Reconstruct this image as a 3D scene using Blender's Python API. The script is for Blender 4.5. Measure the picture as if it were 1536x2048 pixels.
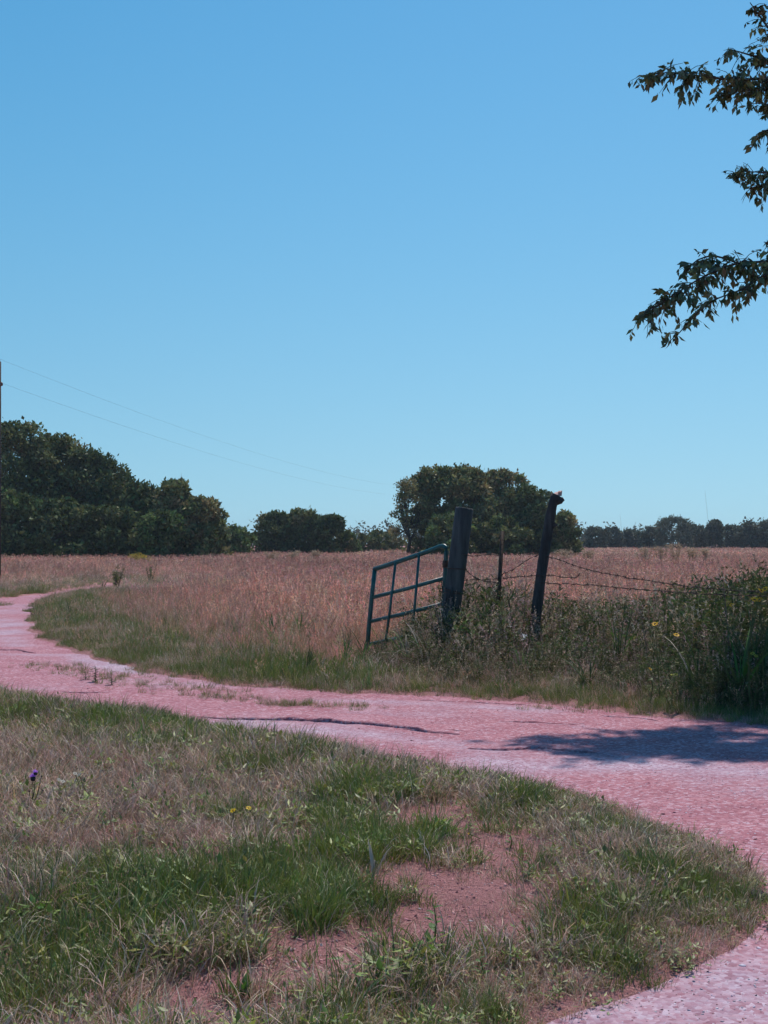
import bpy, bmesh, math
import numpy as np
from mathutils import Vector
from mathutils.geometry import delaunay_2d_cdt

for _o in list(bpy.data.objects):
    bpy.data.objects.remove(_o)
sc = bpy.context.scene
COL = sc.collection

# ------------------------------------------------------------------ camera
F_PX, CX, CY, CAM_H = 2600.0, 768.0, 1024.0, 1.75      # photograph is 1536 x 2048
PITCH = math.radians(1.34)
cam = bpy.data.cameras.new('camera')
cam_ob = bpy.data.objects.new('camera', cam)
COL.objects.link(cam_ob)
cam.sensor_fit = 'VERTICAL'
cam.sensor_height = 36.0
cam.lens = 36.0 * F_PX / 2048.0
cam.clip_end = 6000
cam_ob.location = (0, 0, CAM_H)
cam_ob.rotation_euler = (math.radians(90) + PITCH, 0, 0)
sc.camera = cam_ob

# ------------------------------------------------------------------ sky, sun, exposure
SUN_DIR = Vector((0.20, 0.58, 1.0)).normalized()
world = bpy.data.worlds.new('World')
sc.world = world
world.use_nodes = True
wt = world.node_tree
sky = wt.nodes.new('ShaderNodeTexSky')
sky.sky_type = 'NISHITA'
sky.sun_disc = False
sky.sun_elevation = math.asin(SUN_DIR.z)
sky.sun_rotation = math.atan2(SUN_DIR.x, SUN_DIR.y)
sky.air_density, sky.dust_density, sky.ozone_density = 1.0, 0.6, 3.0
tc = wt.nodes.new('ShaderNodeTexCoord')
mp = wt.nodes.new('ShaderNodeMapping')
mp.inputs['Location'].default_value = (0, 0, 0.10)
mp.inputs['Scale'].default_value = (1, 1, 0.40)
nm = wt.nodes.new('ShaderNodeVectorMath')
nm.operation = 'NORMALIZE'
hs = wt.nodes.new('ShaderNodeHueSaturation')
hs.inputs['Saturation'].default_value = 1.46
hs.inputs['Hue'].default_value = 0.490
wt.links.new(tc.outputs['Generated'], mp.inputs[0])
wt.links.new(mp.outputs[0], nm.inputs[0])
wt.links.new(nm.outputs[0], sky.inputs[0])
wt.links.new(sky.outputs[0], hs.inputs['Color'])
bal = wt.nodes.new('ShaderNodeMix')
bal.data_type = 'RGBA'
bal.blend_type = 'MULTIPLY'
bal.inputs[0].default_value = 1.0
bal.inputs[7].default_value = (1.02, 1.0, 0.96, 1)
wt.links.new(hs.outputs[0], bal.inputs[6])
wt.links.new(bal.outputs[2], wt.nodes['Background'].inputs[0])
wt.nodes['Background'].inputs[1].default_value = 0.110
sun = bpy.data.lights.new('sun', 'SUN')
sun.energy = 4.0
sun.angle = math.radians(0.55)
sun.color = (1.0, 0.93, 0.86)
sun_ob = bpy.data.objects.new('sun', sun)
COL.objects.link(sun_ob)
sun_ob.rotation_euler = (-SUN_DIR).to_track_quat('-Z', 'Y').to_euler()
sun_ob.location = SUN_DIR * 60
sc.view_settings.view_transform = 'Standard'
sc.view_settings.look = 'None'
sc.view_settings.gamma = 1.0
sc.view_settings.use_curve_mapping = False
sc.view_settings.exposure = 0.0
sc.cycles.use_denoising = True
sc.cycles.use_adaptive_sampling = True
sc.cycles.adaptive_threshold = 0.035
sc.cycles.max_bounces = 3
sc.cycles.diffuse_bounces = 2
sc.cycles.glossy_bounces = 1
sc.cycles.transmission_bounces = 2
sc.cycles.transparent_max_bounces = 8

rng = np.random.default_rng(7)

# ------------------------------------------------------------------ projection helpers (a point of the photo -> a real place)
def ray(px, py):
    u, v = (px - CX) / F_PX, (CY - py) / F_PX
    return u, math.cos(PITCH) - math.sin(PITCH) * v, math.sin(PITCH) + math.cos(PITCH) * v

def G(px, py, z=0.0):
    x, y, w = ray(px, py)
    t = (z - CAM_H) / w
    return (x * t, y * t)

def AT(px, py, Y):
    x, y, w = ray(px, py)
    t = Y / y
    return Vector((x * t, Y, CAM_H + w * t))

def to_px(x, y, z):
    dy, dz = y, z - CAM_H
    fy = dy * math.cos(PITCH) + dz * math.sin(PITCH)
    fz = -dy * math.sin(PITCH) + dz * math.cos(PITCH)
    fy = np.maximum(fy, 1e-3)
    return CX + F_PX * x / fy, CY - F_PX * fz / fy

def GX(px, Y):
    return (px - CX) / F_PX * Y

def top_h(py, Y):
    return float(AT(CX, py, Y).z)

# ------------------------------------------------------------------ noise
def vnoise(x, y, scale, seed=0):
    x = np.asarray(x, float) * scale
    y = np.asarray(y, float) * scale
    xi, yi = np.floor(x).astype(np.int64), np.floor(y).astype(np.int64)
    fx, fy = x - xi, y - yi
    fx, fy = fx * fx * (3 - 2 * fx), fy * fy * (3 - 2 * fy)
    def h(a, b):
        n = (a * 374761393 + b * 668265263 + seed * 974711) & 0x7fffffff
        n = ((n ^ (n >> 13)) * 1274126177) & 0x7fffffff
        return ((n ^ (n >> 16)) & 0xffff) / 65535.0
    return (h(xi, yi) * (1 - fx) + h(xi + 1, yi) * fx) * (1 - fy) + (h(xi, yi + 1) * (1 - fx) + h(xi + 1, yi + 1) * fx) * fy

def fnoise(x, y, scale, seed=0, octv=3):
    s, a, t = 0.0, 1.0, 0.0
    for k in range(octv):
        s = s + a * vnoise(x, y, scale * 2 ** k, seed + k)
        t += a
        a *= 0.5
    return s / t

# ------------------------------------------------------------------ mesh helpers
def np_mesh(name, verts, faces, cols=None, smooth=False):
    """verts (N,3); faces a list of index arrays (each (M,k)); cols (N,4)"""
    me = bpy.data.meshes.new(name)
    verts = np.asarray(verts, np.float32)
    me.vertices.add(len(verts))
    me.vertices.foreach_set('co', verts.ravel())
    faces = [np.asarray(f, np.int32) for f in (faces if isinstance(faces, list) else [faces]) if len(f)]
    nl = sum(f.size for f in faces)
    npoly = sum(len(f) for f in faces)
    me.loops.add(nl)
    me.polygons.add(npoly)
    me.loops.foreach_set('vertex_index', np.concatenate([f.ravel() for f in faces]))
    sizes = np.concatenate([np.full(len(f), f.shape[1], np.int32) for f in faces])
    me.polygons.foreach_set('loop_start', np.concatenate([[0], np.cumsum(sizes)[:-1]]).astype(np.int32))
    if smooth:
        me.polygons.foreach_set('use_smooth', np.ones(npoly, bool))
    me.update(calc_edges=True)
    if cols is not None:
        a = me.color_attributes.new('col', 'FLOAT_COLOR', 'POINT')
        a.data.foreach_set('color', np.asarray(cols, np.float32).ravel())
    return me

class MB:
    def __init__(s):
        s.v, s.q, s.t, s.c, s.n = [], [], [], [], 0
    def add(s, v, quads=None, tris=None, col=(1, 1, 1, 1)):
        v = np.asarray(v, float)
        s.v.append(v)
        if quads is not None and len(quads): s.q.append(np.asarray(quads) + s.n)
        if tris is not None and len(tris): s.t.append(np.asarray(tris) + s.n)
        col = np.asarray(col, float)
        s.c.append(np.tile(col, (len(v), 1)) if col.ndim == 1 else col)
        s.n += len(v)
    def tube(s, pts, rad, sides=8, cap=True, col=(1, 1, 1, 1), bump=0.0):
        pts = np.asarray([tuple(p) for p in pts], float)
        n = len(pts)
        rad = np.broadcast_to(np.asarray(rad, float), (n,))
        tan = np.gradient(pts, axis=0)
        tan /= np.linalg.norm(tan, axis=1)[:, None] + 1e-9
        ref = np.array([0, 0, 1.0]) if abs(tan[0][2]) < 0.9 else np.array([1.0, 0, 0])
        V = []
        ang = np.arange(sides) * 2 * math.pi / sides
        for i in range(n):
            a = np.cross(tan[i], ref); a /= np.linalg.norm(a) + 1e-9
            b = np.cross(tan[i], a)
            rr = rad[i] * (1 + bump * rng.uniform(-1, 1, sides)) if bump else np.full(sides, rad[i])
            V.append(pts[i] + (np.cos(ang) * rr)[:, None] * a + (np.sin(ang) * rr)[:, None] * b)
        V = np.concatenate(V)
        k = np.arange(sides); k2 = (k + 1) % sides
        Q = np.concatenate([np.stack([i * sides + k, i * sides + k2, (i + 1) * sides + k2, (i + 1) * sides + k], 1) for i in range(n - 1)])
        T = None
        if cap:
            c0, c1 = len(V), len(V) + 1
            V = np.concatenate([V, pts[:1], pts[-1:]])
            T = np.concatenate([np.stack([np.full(sides, c0), k2, k], 1), np.stack([np.full(sides, c1), (n - 1) * sides + k, (n - 1) * sides + k2], 1)])
        s.add(V, Q, T, col)
    def leaves(s, C, U, W, length, width, col, fold=0.0):
        """diamond leaves: C base centres, U along, W across"""
        n = len(C)
        L = np.broadcast_to(np.asarray(length, float), (n,))[:, None]
        B = np.broadcast_to(np.asarray(width, float), (n,))[:, None]
        N = np.cross(U, W)
        V = np.empty((n, 4, 3))
        V[:, 0] = C
        V[:, 1] = C + U * L * 0.45 + W * B * 0.5 + N * B * fold
        V[:, 2] = C + U * L
        V[:, 3] = C + U * L * 0.45 - W * B * 0.5 + N * B * fold
        idx = np.arange(n)[:, None] * 4
        T = np.concatenate([idx + np.array([[0, 1, 2]]), idx + np.array([[0, 2, 3]])])
        col = np.asarray(col, float)
        if col.ndim == 1: col = np.tile(col, (n, 1))
        s.add(V.reshape(-1, 3), None, T, np.repeat(col, 4, axis=0))
    def box(s, c, e, col=(1, 1, 1, 1)):
        c = np.asarray(c, float); e = np.asarray(e, float) / 2
        sg = np.array([[-1, -1, -1], [1, -1, -1], [1, 1, -1], [-1, 1, -1], [-1, -1, 1], [1, -1, 1], [1, 1, 1], [-1, 1, 1]])
        s.add(c + sg * e, [[0, 3, 2, 1], [4, 5, 6, 7], [0, 1, 5, 4], [1, 2, 6, 5], [2, 3, 7, 6], [3, 0, 4, 7]], None, col)
    def mesh(s, name, smooth=False):
        f = []
        if s.q: f.append(np.concatenate(s.q))
        if s.t: f.append(np.concatenate(s.t))
        return np_mesh(name, np.concatenate(s.v), f, np.concatenate(s.c), smooth)
    def build(s, name, mat, parent=None, smooth=False):
        o = link(name, s.mesh(name, smooth), mat, parent)
        return o

def link(name, me, mat, parent=None):
    o = bpy.data.objects.new(name, me)
    if mat is not None and me is not None:
        me.materials.clear()
        me.materials.append(mat)
    COL.objects.link(o)
    if parent is not None:
        o.parent = parent
    return o

def empty(name, loc):
    o = bpy.data.objects.new(name, None)
    o.empty_display_size = 0.2
    o.location = loc
    COL.objects.link(o)
    return o

def tag(o, label=None, cat=None, group=None, kind=None):
    if label: o['label'] = label
    if cat: o['category'] = cat
    if group: o['group'] = group
    if kind: o['kind'] = kind
    return o

def rot_rand(n, up_bias=0.0):
    """random unit vectors"""
    v = rng.normal(size=(n, 3))
    v[:, 2] += up_bias
    return v / (np.linalg.norm(v, axis=1)[:, None] + 1e-9)

def perp(U):
    r = rng.normal(size=U.shape)
    w = np.cross(U, r)
    return w / (np.linalg.norm(w, axis=1)[:, None] + 1e-9)

def catmull(P, step):
    P = np.asarray(P, float)
    out = []
    for i in range(len(P) - 1):
        p0, p1, p2, p3 = P[max(i - 1, 0)], P[i], P[i + 1], P[min(i + 2, len(P) - 1)]
        n = max(2, int(np.linalg.norm(p2 - p1) / step))
        for k in range(n):
            t = k / n
            out.append(0.5 * (2 * p1 + (p2 - p0) * t + (2 * p0 - 5 * p1 + 4 * p2 - p3) * t * t + (3 * p1 - p0 - 3 * p2 + p3) * t ** 3))
    out.append(P[-1])
    return np.array(out)

def in_poly(x, y, poly):
    x = np.asarray(x); y = np.asarray(y)
    inside = np.zeros(x.shape, bool)
    px, py = poly[:, 0], poly[:, 1]
    j = len(poly) - 1
    for i in range(len(poly)):
        if py[i] != py[j]:
            c = ((py[i] > y) != (py[j] > y)) & (x < (px[j] - px[i]) * (y - py[i]) / (py[j] - py[i]) + px[i])
            inside ^= c
        j = i
    return inside

def poly_dist(x, y, line):
    """distance to a polyline (n,2)"""
    d = np.full(np.shape(x), 1e9)
    for i in range(len(line) - 1):
        a, b = line[i], line[i + 1]
        ab = b - a
        t = np.clip(((x - a[0]) * ab[0] + (y - a[1]) * ab[1]) / (ab @ ab + 1e-12), 0, 1)
        d = np.minimum(d, np.hypot(x - a[0] - t * ab[0], y - a[1] - t * ab[1]))
    return d

# ------------------------------------------------------------------ materials
def new_mat(name):
    m = bpy.data.materials.new(name)
    m.use_nodes = True
    nt = m.node_tree
    for n in list(nt.nodes):
        nt.nodes.remove(n)
    return m, nt, nt.nodes, nt.links

def mixc(nt, fac, a, b, blend='MIX'):
    n = nt.nodes.new('ShaderNodeMix')
    n.data_type = 'RGBA'
    n.blend_type = blend
    for sock, val in ((0, fac), (6, a), (7, b)):
        if hasattr(val, 'links'):
            nt.links.new(val, n.inputs[sock])
        else:
            n.inputs[sock].default_value = val if sock == 0 else (*val[:3], 1)
    return n.outputs[2]

def noise_tex(nt, scale, detail=3, rough=0.6, vec=None):
    n = nt.nodes.new('ShaderNodeTexNoise')
    n.inputs['Scale'].default_value = scale
    n.inputs['Detail'].default_value = detail
    n.inputs['Roughness'].default_value = rough
    if vec is not None: nt.links.new(vec, n.inputs['Vector'])
    return n.outputs['Fac']

def ramp(nt, src, stops):
    r = nt.nodes.new('ShaderNodeValToRGB')
    while len(r.color_ramp.elements) < len(stops): r.color_ramp.elements.new(0.5)
    for e, (p, c) in zip(r.color_ramp.elements, stops):
        e.position = p
        e.color = (*c[:3], 1) if hasattr(c, '__len__') else (c, c, c, 1)
    nt.links.new(src, r.inputs[0])
    return r.outputs[0]

def leaf_mat(name, trans=0.25, tint_inst=False, gloss=0.06, gain=1.0, rough=0.5):
    m, nt, N, L = new_mat(name)
    at = N.new('ShaderNodeAttribute'); at.attribute_name = 'col'
    c = at.outputs['Color']
    if tint_inst:
        ai = N.new('ShaderNodeAttribute'); ai.attribute_type = 'INSTANCER'; ai.attribute_name = 'tint'
        c = mixc(nt, 1.0, c, ai.outputs['Color'], 'MULTIPLY')
    if gain != 1.0:
        c = mixc(nt, 1.0, c, (gain, gain, gain), 'MULTIPLY')
    d = N.new('ShaderNodeBsdfDiffuse'); L.new(c, d.inputs['Color'])
    t = N.new('ShaderNodeBsdfTranslucent'); L.new(c, t.inputs['Color'])
    mx = N.new('ShaderNodeMixShader'); mx.inputs[0].default_value = trans
    L.new(d.outputs[0], mx.inputs[1]); L.new(t.outputs[0], mx.inputs[2])
    g = N.new('ShaderNodeBsdfGlossy'); g.inputs['Roughness'].default_value = rough
    g.inputs['Color'].default_value = (0.8, 0.8, 0.8, 1)
    m2 = N.new('ShaderNodeMixShader'); m2.inputs[0].default_value = gloss
    L.new(mx.outputs[0], m2.inputs[1]); L.new(g.outputs[0], m2.inputs[2])
    o = N.new('ShaderNodeOutputMaterial'); L.new(m2.outputs[0], o.inputs[0])
    return m

def solid_mat(name, stops, scale=6.0, rough=0.8, bump=0.3, bscale=None, metallic=0.0, stretch=None, spec=0.3, detail=5):
    m, nt, N, L = new_mat(name)
    tcn = N.new('ShaderNodeTexCoord')
    vec = tcn.outputs['Object']
    if stretch:
        mpn = N.new('ShaderNodeMapping'); mpn.inputs['Scale'].default_value = stretch
        L.new(vec, mpn.inputs[0]); vec = mpn.outputs[0]
    f = noise_tex(nt, scale, detail, 0.65, vec)
    c = ramp(nt, f, stops)
    p = N.new('ShaderNodeBsdfPrincipled')
    L.new(c, p.inputs['Base Color'])
    p.inputs['Roughness'].default_value = rough
    p.inputs['Metallic'].default_value = metallic
    p.inputs['Specular IOR Level'].default_value = spec
    if bump:
        b = N.new('ShaderNodeBump'); b.inputs['Strength'].default_value = bump; b.inputs['Distance'].default_value = 0.02
        L.new(noise_tex(nt, bscale or scale * 4, 4, 0.6, vec), b.inputs['Height'])
        L.new(b.outputs[0], p.inputs['Normal'])
    o = N.new('ShaderNodeOutputMaterial'); L.new(p.outputs[0], o.inputs[0])
    return m

M_GRASS = leaf_mat('grass_blade', 0.30, True, 0.05)
M_LEAF = leaf_mat('tree_leaf', 0.22, False, 0.02)
M_NEARLEAF = leaf_mat('near_tree_leaf', 0.30, False, 0.07, 1.0, 0.4)
M_WEED = leaf_mat('weed_leaf', 0.25, True, 0.025)
M_PLANT = leaf_mat('plant_leaf', 0.35, False, 0.03, 1.0, 0.55)
M_BARK = solid_mat('bark', [(0.3, (0.035, 0.028, 0.022)), (0.7, (0.10, 0.085, 0.07))], 5, 0.9, 0.6, 18, stretch=(1, 1, 0.3))
M_POST = solid_mat('weathered_post', [(0.32, (0.028, 0.034, 0.037)), (0.68, (0.095, 0.105, 0.11))], 9, 0.75, 0.5, 30, stretch=(1, 1, 0.12))
M_WOODPOST = solid_mat('crooked_post_wood', [(0.32, (0.022, 0.023, 0.025)), (0.70, (0.090, 0.086, 0.088))], 10, 0.9, 0.8, 26, stretch=(1, 1, 0.18))
M_BROKEN = solid_mat('broken_wood', [(0.3, (0.35, 0.20, 0.18)), (0.7, (0.62, 0.44, 0.42))], 40, 0.85, 0.5, 90)
M_TEAL = solid_mat('teal_gate_paint', [(0.30, (0.012, 0.060, 0.062)), (0.55, (0.016, 0.105, 0.105)), (0.78, (0.03, 0.15, 0.145))], 14, 0.38, 0.12, 60, spec=0.5)
M_STEEL = solid_mat('rusty_steel', [(0.35, (0.05, 0.045, 0.045)), (0.7, (0.12, 0.075, 0.055))], 30, 0.6, 0.3, metallic=0.4)
M_WIRE = solid_mat('rusty_wire', [(0.35, (0.045, 0.032, 0.03)), (0.7, (0.10, 0.06, 0.05))], 60, 0.7, 0.0)
M_CABLE = solid_mat('power_cable', [(0.3, (0.05, 0.05, 0.055)), (0.7, (0.07, 0.07, 0.075))], 3, 0.6, 0.0)
M_POLE = solid_mat('creosote_pole', [(0.3, (0.03, 0.025, 0.022)), (0.7, (0.06, 0.05, 0.045))], 6, 0.9, 0.3, stretch=(1, 1, 0.1))
M_PORCELAIN = solid_mat('porcelain', [(0.3, (0.10, 0.06, 0.05)), (0.7, (0.16, 0.10, 0.09))], 4, 0.3, 0.0)
M_STONE = leaf_mat('stone', 0.0, True, 0.02)
M_CLOD = solid_mat('dark_clod', [(0.3, (0.03, 0.024, 0.024)), (0.7, (0.09, 0.07, 0.068))], 12, 0.95, 0.8, 40)
M_STALK = solid_mat('dry_stalk', [(0.3, (0.08, 0.06, 0.05)), (0.7, (0.17, 0.13, 0.11))], 20, 0.9, 0.0)

# ------------------------------------------------------------------ the outline of the road
north = [G(*p) for p in [(238, 1166), (215, 1169), (190, 1173), (120, 1184), (60, 1190), (0, 1197), (-150, 1205), (-320, 1216)]]
island = [G(*p) for p in [(-420, 1345), (-200, 1358), (-80, 1368), (0, 1388), (150, 1415), (280, 1437), (380, 1456), (560, 1494), (700, 1522),
          (850, 1550), (1000, 1572), (1090, 1592), (1180, 1620), (1270, 1656), (1350, 1692), (1430, 1732), (1490, 1772), (1508, 1808),
          (1488, 1850), (1400, 1908), (1250, 1966), (1100, 2014), (1000, 2052), (880, 2115), (700, 2260)]]
field = [G(*p) for p in [(2100, 1478), (1800, 1466), (1536, 1452), (1400, 1444), (1290, 1432), (1130, 1413), (1000, 1402), (860, 1392), (700, 1386),
         (600, 1380), (450, 1367), (330, 1350), (235, 1330), (150, 1303), (110, 1285), (75, 1258), (62, 1235), (70, 1208), (110, 1193), (185, 1184), (215, 1178), (238, 1172)]]
def ragged(line, step, amp, seed):
    c = catmull(line, step)
    d = np.gradient(c, axis=0)
    nrm = np.stack([-d[:, 1], d[:, 0]], 1) / (np.linalg.norm(d, axis=1)[:, None] + 1e-9)
    r = np.hypot(c[:, 0], c[:, 1])
    k = (fnoise(c[:, 0], c[:, 1], 1.7, seed, 3) - 0.5) * 2 * amp * np.clip(r / 10, 0.6, 3)
    return c + nrm * k[:, None]
north_c = ragged(north, 0.5, 0.12, 3)
island_c = ragged(island, 0.12, 0.10, 5)
field_c = ragged(field, 0.18, 0.13, 9)
ROAD = np.concatenate([north_c, np.array([[-16.5, 30.0], [-14.5, 22.0]]), island_c, np.array([[-0.5, 2.6], [-0.7, -2.0], [9, -2.0], [16, 6.0], [16, 11.2]]), field_c])
ISLAND = np.concatenate([island_c, np.array([[-0.5, 2.6], [-0.7, -2.0], [-20, -2.0], [-20, 22]])])

# ------------------------------------------------------------------ ground
M_GROUND, nt, N, L = new_mat('pink_soil')
tcn = N.new('ShaderNodeTexCoord')
f1 = noise_tex(nt, 0.9, 6, 0.65, tcn.outputs['Object'])
c1 = ramp(nt, f1, [(0.3, (0.36, 0.150, 0.145)), (0.55, (0.50, 0.225, 0.22)), (0.75, (0.58, 0.31, 0.305))])
f2 = noise_tex(nt, 55, 3, 0.7, tcn.outputs['Object'])
c2 = mixc(nt, 0.5, c1, ramp(nt, f2, [(0.35, (0.25, 0.11, 0.108)), (0.65, (0.62, 0.32, 0.315))]), 'MIX')
p = N.new('ShaderNodeBsdfPrincipled'); L.new(c2, p.inputs['Base Color'])
p.inputs['Roughness'].default_value = 0.95; p.inputs['Specular IOR Level'].default_value = 0.1
b = N.new('ShaderNodeBump'); b.inputs['Strength'].default_value = 1.0; b.inputs['Distance'].default_value = 0.05
L.new(noise_tex(nt, 34, 5, 0.7, tcn.outputs['Object']), b.inputs['Height']); L.new(b.outputs[0], p.inputs['Normal'])
o = N.new('ShaderNodeOutputMaterial'); L.new(p.outputs[0], o.inputs[0])

gx = np.concatenate([-np.geomspace(1500, 12, 26), np.linspace(-11.8, 11.8, 132), np.geomspace(12, 1500, 26)])
gy = np.concatenate([[-700, -300, -60, -12, -3], np.linspace(0, 26, 146), np.geomspace(26.6, 1500, 66)])
X, Y = np.meshgrid(gx, gy)
_near = (np.abs(X) < 25) & (Y > -3) & (Y < 80)
_sd = np.full(X.shape, 9.0)
_ring = np.concatenate([ROAD, ROAD[:1]])
_sd[_near] = poly_dist(X[_near], Y[_near], _ring[::2]) * np.where(in_poly(X[_near], Y[_near], ROAD), -1, 1)
GZ = np.where(_sd < 0, np.clip(0.034 + _sd * 0.22, -0.05, 0.034), 0.034 + 0.035 * np.clip(_sd / 0.8, 0, 1)) + 0.05 * (fnoise(X, Y, 0.7, 21, 3) - 0.5) * np.clip(_sd / 0.6, 0, 1)
def ground_z(x, y):
    i = np.clip(np.searchsorted(gx, x) - 1, 0, len(gx) - 2); j = np.clip(np.searchsorted(gy, y) - 1, 0, len(gy) - 2)
    fx = (x - gx[i]) / (gx[i + 1] - gx[i]); fy = (y - gy[j]) / (gy[j + 1] - gy[j])
    return (GZ[j, i] * (1 - fx) + GZ[j, i + 1] * fx) * (1 - fy) + (GZ[j + 1, i] * (1 - fx) + GZ[j + 1, i + 1] * fx) * fy
V = np.stack([X.ravel(), Y.ravel(), GZ.ravel()], 1)
nx = len(gx)
ii, jj = np.meshgrid(np.arange(nx - 1), np.arange(len(gy) - 1))
a0 = (jj * nx + ii).ravel()
tag(link('ground', np_mesh('ground', V, np.stack([a0, a0 + 1, a0 + nx + 1, a0 + nx], 1), None, True), M_GROUND), 'bare pinkish soil showing under the grass and meadow', kind='structure')

# ------------------------------------------------------------------ road
def road_relief(x, y):
    return 0.022 * (fnoise(x, y, 0.55, 41, 3) - 0.5) + 0.008 * (fnoise(x, y, 3.1, 42, 2) - 0.5)
def white_amount(x, y):
    px, py = to_px(x, y, np.zeros_like(x))
    w = 0.62 * fnoise(x * 0.55, y, 0.55, 61, 4) + 0.38 * fnoise(x, y, 2.2, 65, 3)
    w = (w - 0.50) * 2.4
    tracks = [[(0, 1310), (150, 1312), (260, 1345)], [(480, 1450), (640, 1465), (800, 1482), (960, 1500)], [(640, 1402), (860, 1408), (1100, 1425)],
              [(940, 1525), (1100, 1535), (1300, 1530), (1536, 1548)], [(10, 1240), (20, 1280), (40, 1295)], [(1150, 2030), (1350, 2000), (1560, 1930)]]
    for tr, wd in zip(tracks, (0.28, 0.38, 0.22, 0.3, 0.3, 0.45)):
        ln = np.array([G(*q) for q in tr])
        w = w + 0.8 * np.exp(-(poly_dist(x, y, ln) / wd) ** 2) - 0.03
    return np.clip(w * 0.9 + 0.10, 0, 1)

M_ROAD, nt, N, L = new_mat('pink_chip_gravel')
tcn = N.new('ShaderNodeTexCoord')
at = N.new('ShaderNodeAttribute'); at.attribute_name = 'col'
vo = N.new('ShaderNodeTexVoronoi'); vo.inputs['Scale'].default_value = 44; L.new(tcn.outputs['Object'], vo.inputs['Vector'])
sep = N.new('ShaderNodeSeparateColor'); L.new(vo.outputs['Color'], sep.inputs[0])
pinkc = ramp(nt, sep.outputs[0], [(0.0, (0.30, 0.110, 0.135)), (0.45, (0.41, 0.165, 0.195)), (0.8, (0.49, 0.235, 0.265)), (1.0, (0.55, 0.38, 0.44))])
whitec = ramp(nt, sep.outputs[1], [(0.0, (0.33, 0.20, 0.25)), (0.4, (0.45, 0.32, 0.395)), (1.0, (0.59, 0.51, 0.59))])
fm = N.new('ShaderNodeMath'); fm.operation = 'MULTIPLY_ADD'
fm.inputs[1].default_value = 1.0; fm.inputs[2].default_value = -0.5
L.new(noise_tex(nt, 14, 4, 0.7, tcn.outputs['Object']), fm.inputs[0])
fa = N.new('ShaderNodeMath'); fa.operation = 'ADD'; fa.use_clamp = True
L.new(at.outputs['Fac'], fa.inputs[0]); L.new(fm.outputs[0], fa.inputs[1])
cc = mixc(nt, fa.outputs[0], pinkc, whitec)
blot = ramp(nt, noise_tex(nt, 2.3, 5, 0.7, tcn.outputs['Object']), [(0.32, (0.78, 0.68, 0.72)), (0.6, (1, 1, 1))])
cc = mixc(nt, 0.8, cc, blot, 'MULTIPLY')
p = N.new('ShaderNodeBsdfPrincipled'); L.new(cc, p.inputs['Base Color'])
p.inputs['Roughness'].default_value = 0.9; p.inputs['Specular IOR Level'].default_value = 0.15
b = N.new('ShaderNodeBump'); b.inputs['Strength'].default_value = 0.3; b.inputs['Distance'].default_value = 0.008
L.new(vo.outputs['Distance'], b.inputs['Height']); b.invert = True
b2 = N.new('ShaderNodeBump'); b2.inputs['Strength'].default_value = 0.35; b2.inputs['Distance'].default_value = 0.03
L.new(noise_tex(nt, 11, 5, 0.7, tcn.outputs['Object']), b2.inputs['Height']); L.new(b.outputs[0], b2.inputs['Normal'])
L.new(b2.outputs[0], p.inputs['Normal'])
o = N.new('ShaderNodeOutputMaterial'); L.new(p.outputs[0], o.inputs[0])

def road_points():
    P = []
    for y0, y1, st in ((2.0, 9, 0.16), (9, 14, 0.14), (14, 24, 0.28), (24, 62, 0.7)):
        xs = np.arange(-17, 16, st); ys = np.arange(y0, y1, st)
        A, B = np.meshgrid(xs, ys)
        A = A.ravel() + rng.uniform(-.3, .3, A.size) * st; B = B.ravel() + rng.uniform(-.3, .3, B.size) * st
        k = np.abs(A) < 0.36 * B + 2.5
        P.append(np.stack([A[k], B[k]], 1))
    P = np.concatenate(P)
    P = P[in_poly(P[:, 0], P[:, 1], ROAD)]
    ring = np.concatenate([ROAD, ROAD[:1]])
    return P[poly_dist(P[:, 0], P[:, 1], ring[::3]) > 0.06]
RP = road_points()
pts2 = [Vector(q) for q in np.concatenate([ROAD, RP])]
nR = len(ROAD)
vv, _, ff, *_r = delaunay_2d_cdt(pts2, [], [list(range(nR))], 1, 1e-5)
vv = np.array([tuple(q) for q in vv])
ff = np.array([list(q) for q in ff if len(q) == 3])
a_, b_, c_ = vv[ff[:, 0]], vv[ff[:, 1]], vv[ff[:, 2]]
area = (b_[:, 0] - a_[:, 0]) * (c_[:, 1] - a_[:, 1]) - (b_[:, 1] - a_[:, 1]) * (c_[:, 0] - a_[:, 0])
ff[area < 0] = ff[area < 0][:, ::-1]
wv = white_amount(vv[:, 0], vv[:, 1])
rz = 0.014 + road_relief(vv[:, 0], vv[:, 1])
road_me = np_mesh('gravel_road', np.column_stack([vv, rz]), ff, np.column_stack([wv, wv, wv, np.ones_like(wv)]), True)
road = tag(link('gravel_road', road_me, M_ROAD), 'pink gravel road curving round the grass island to the left', kind='structure')

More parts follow.
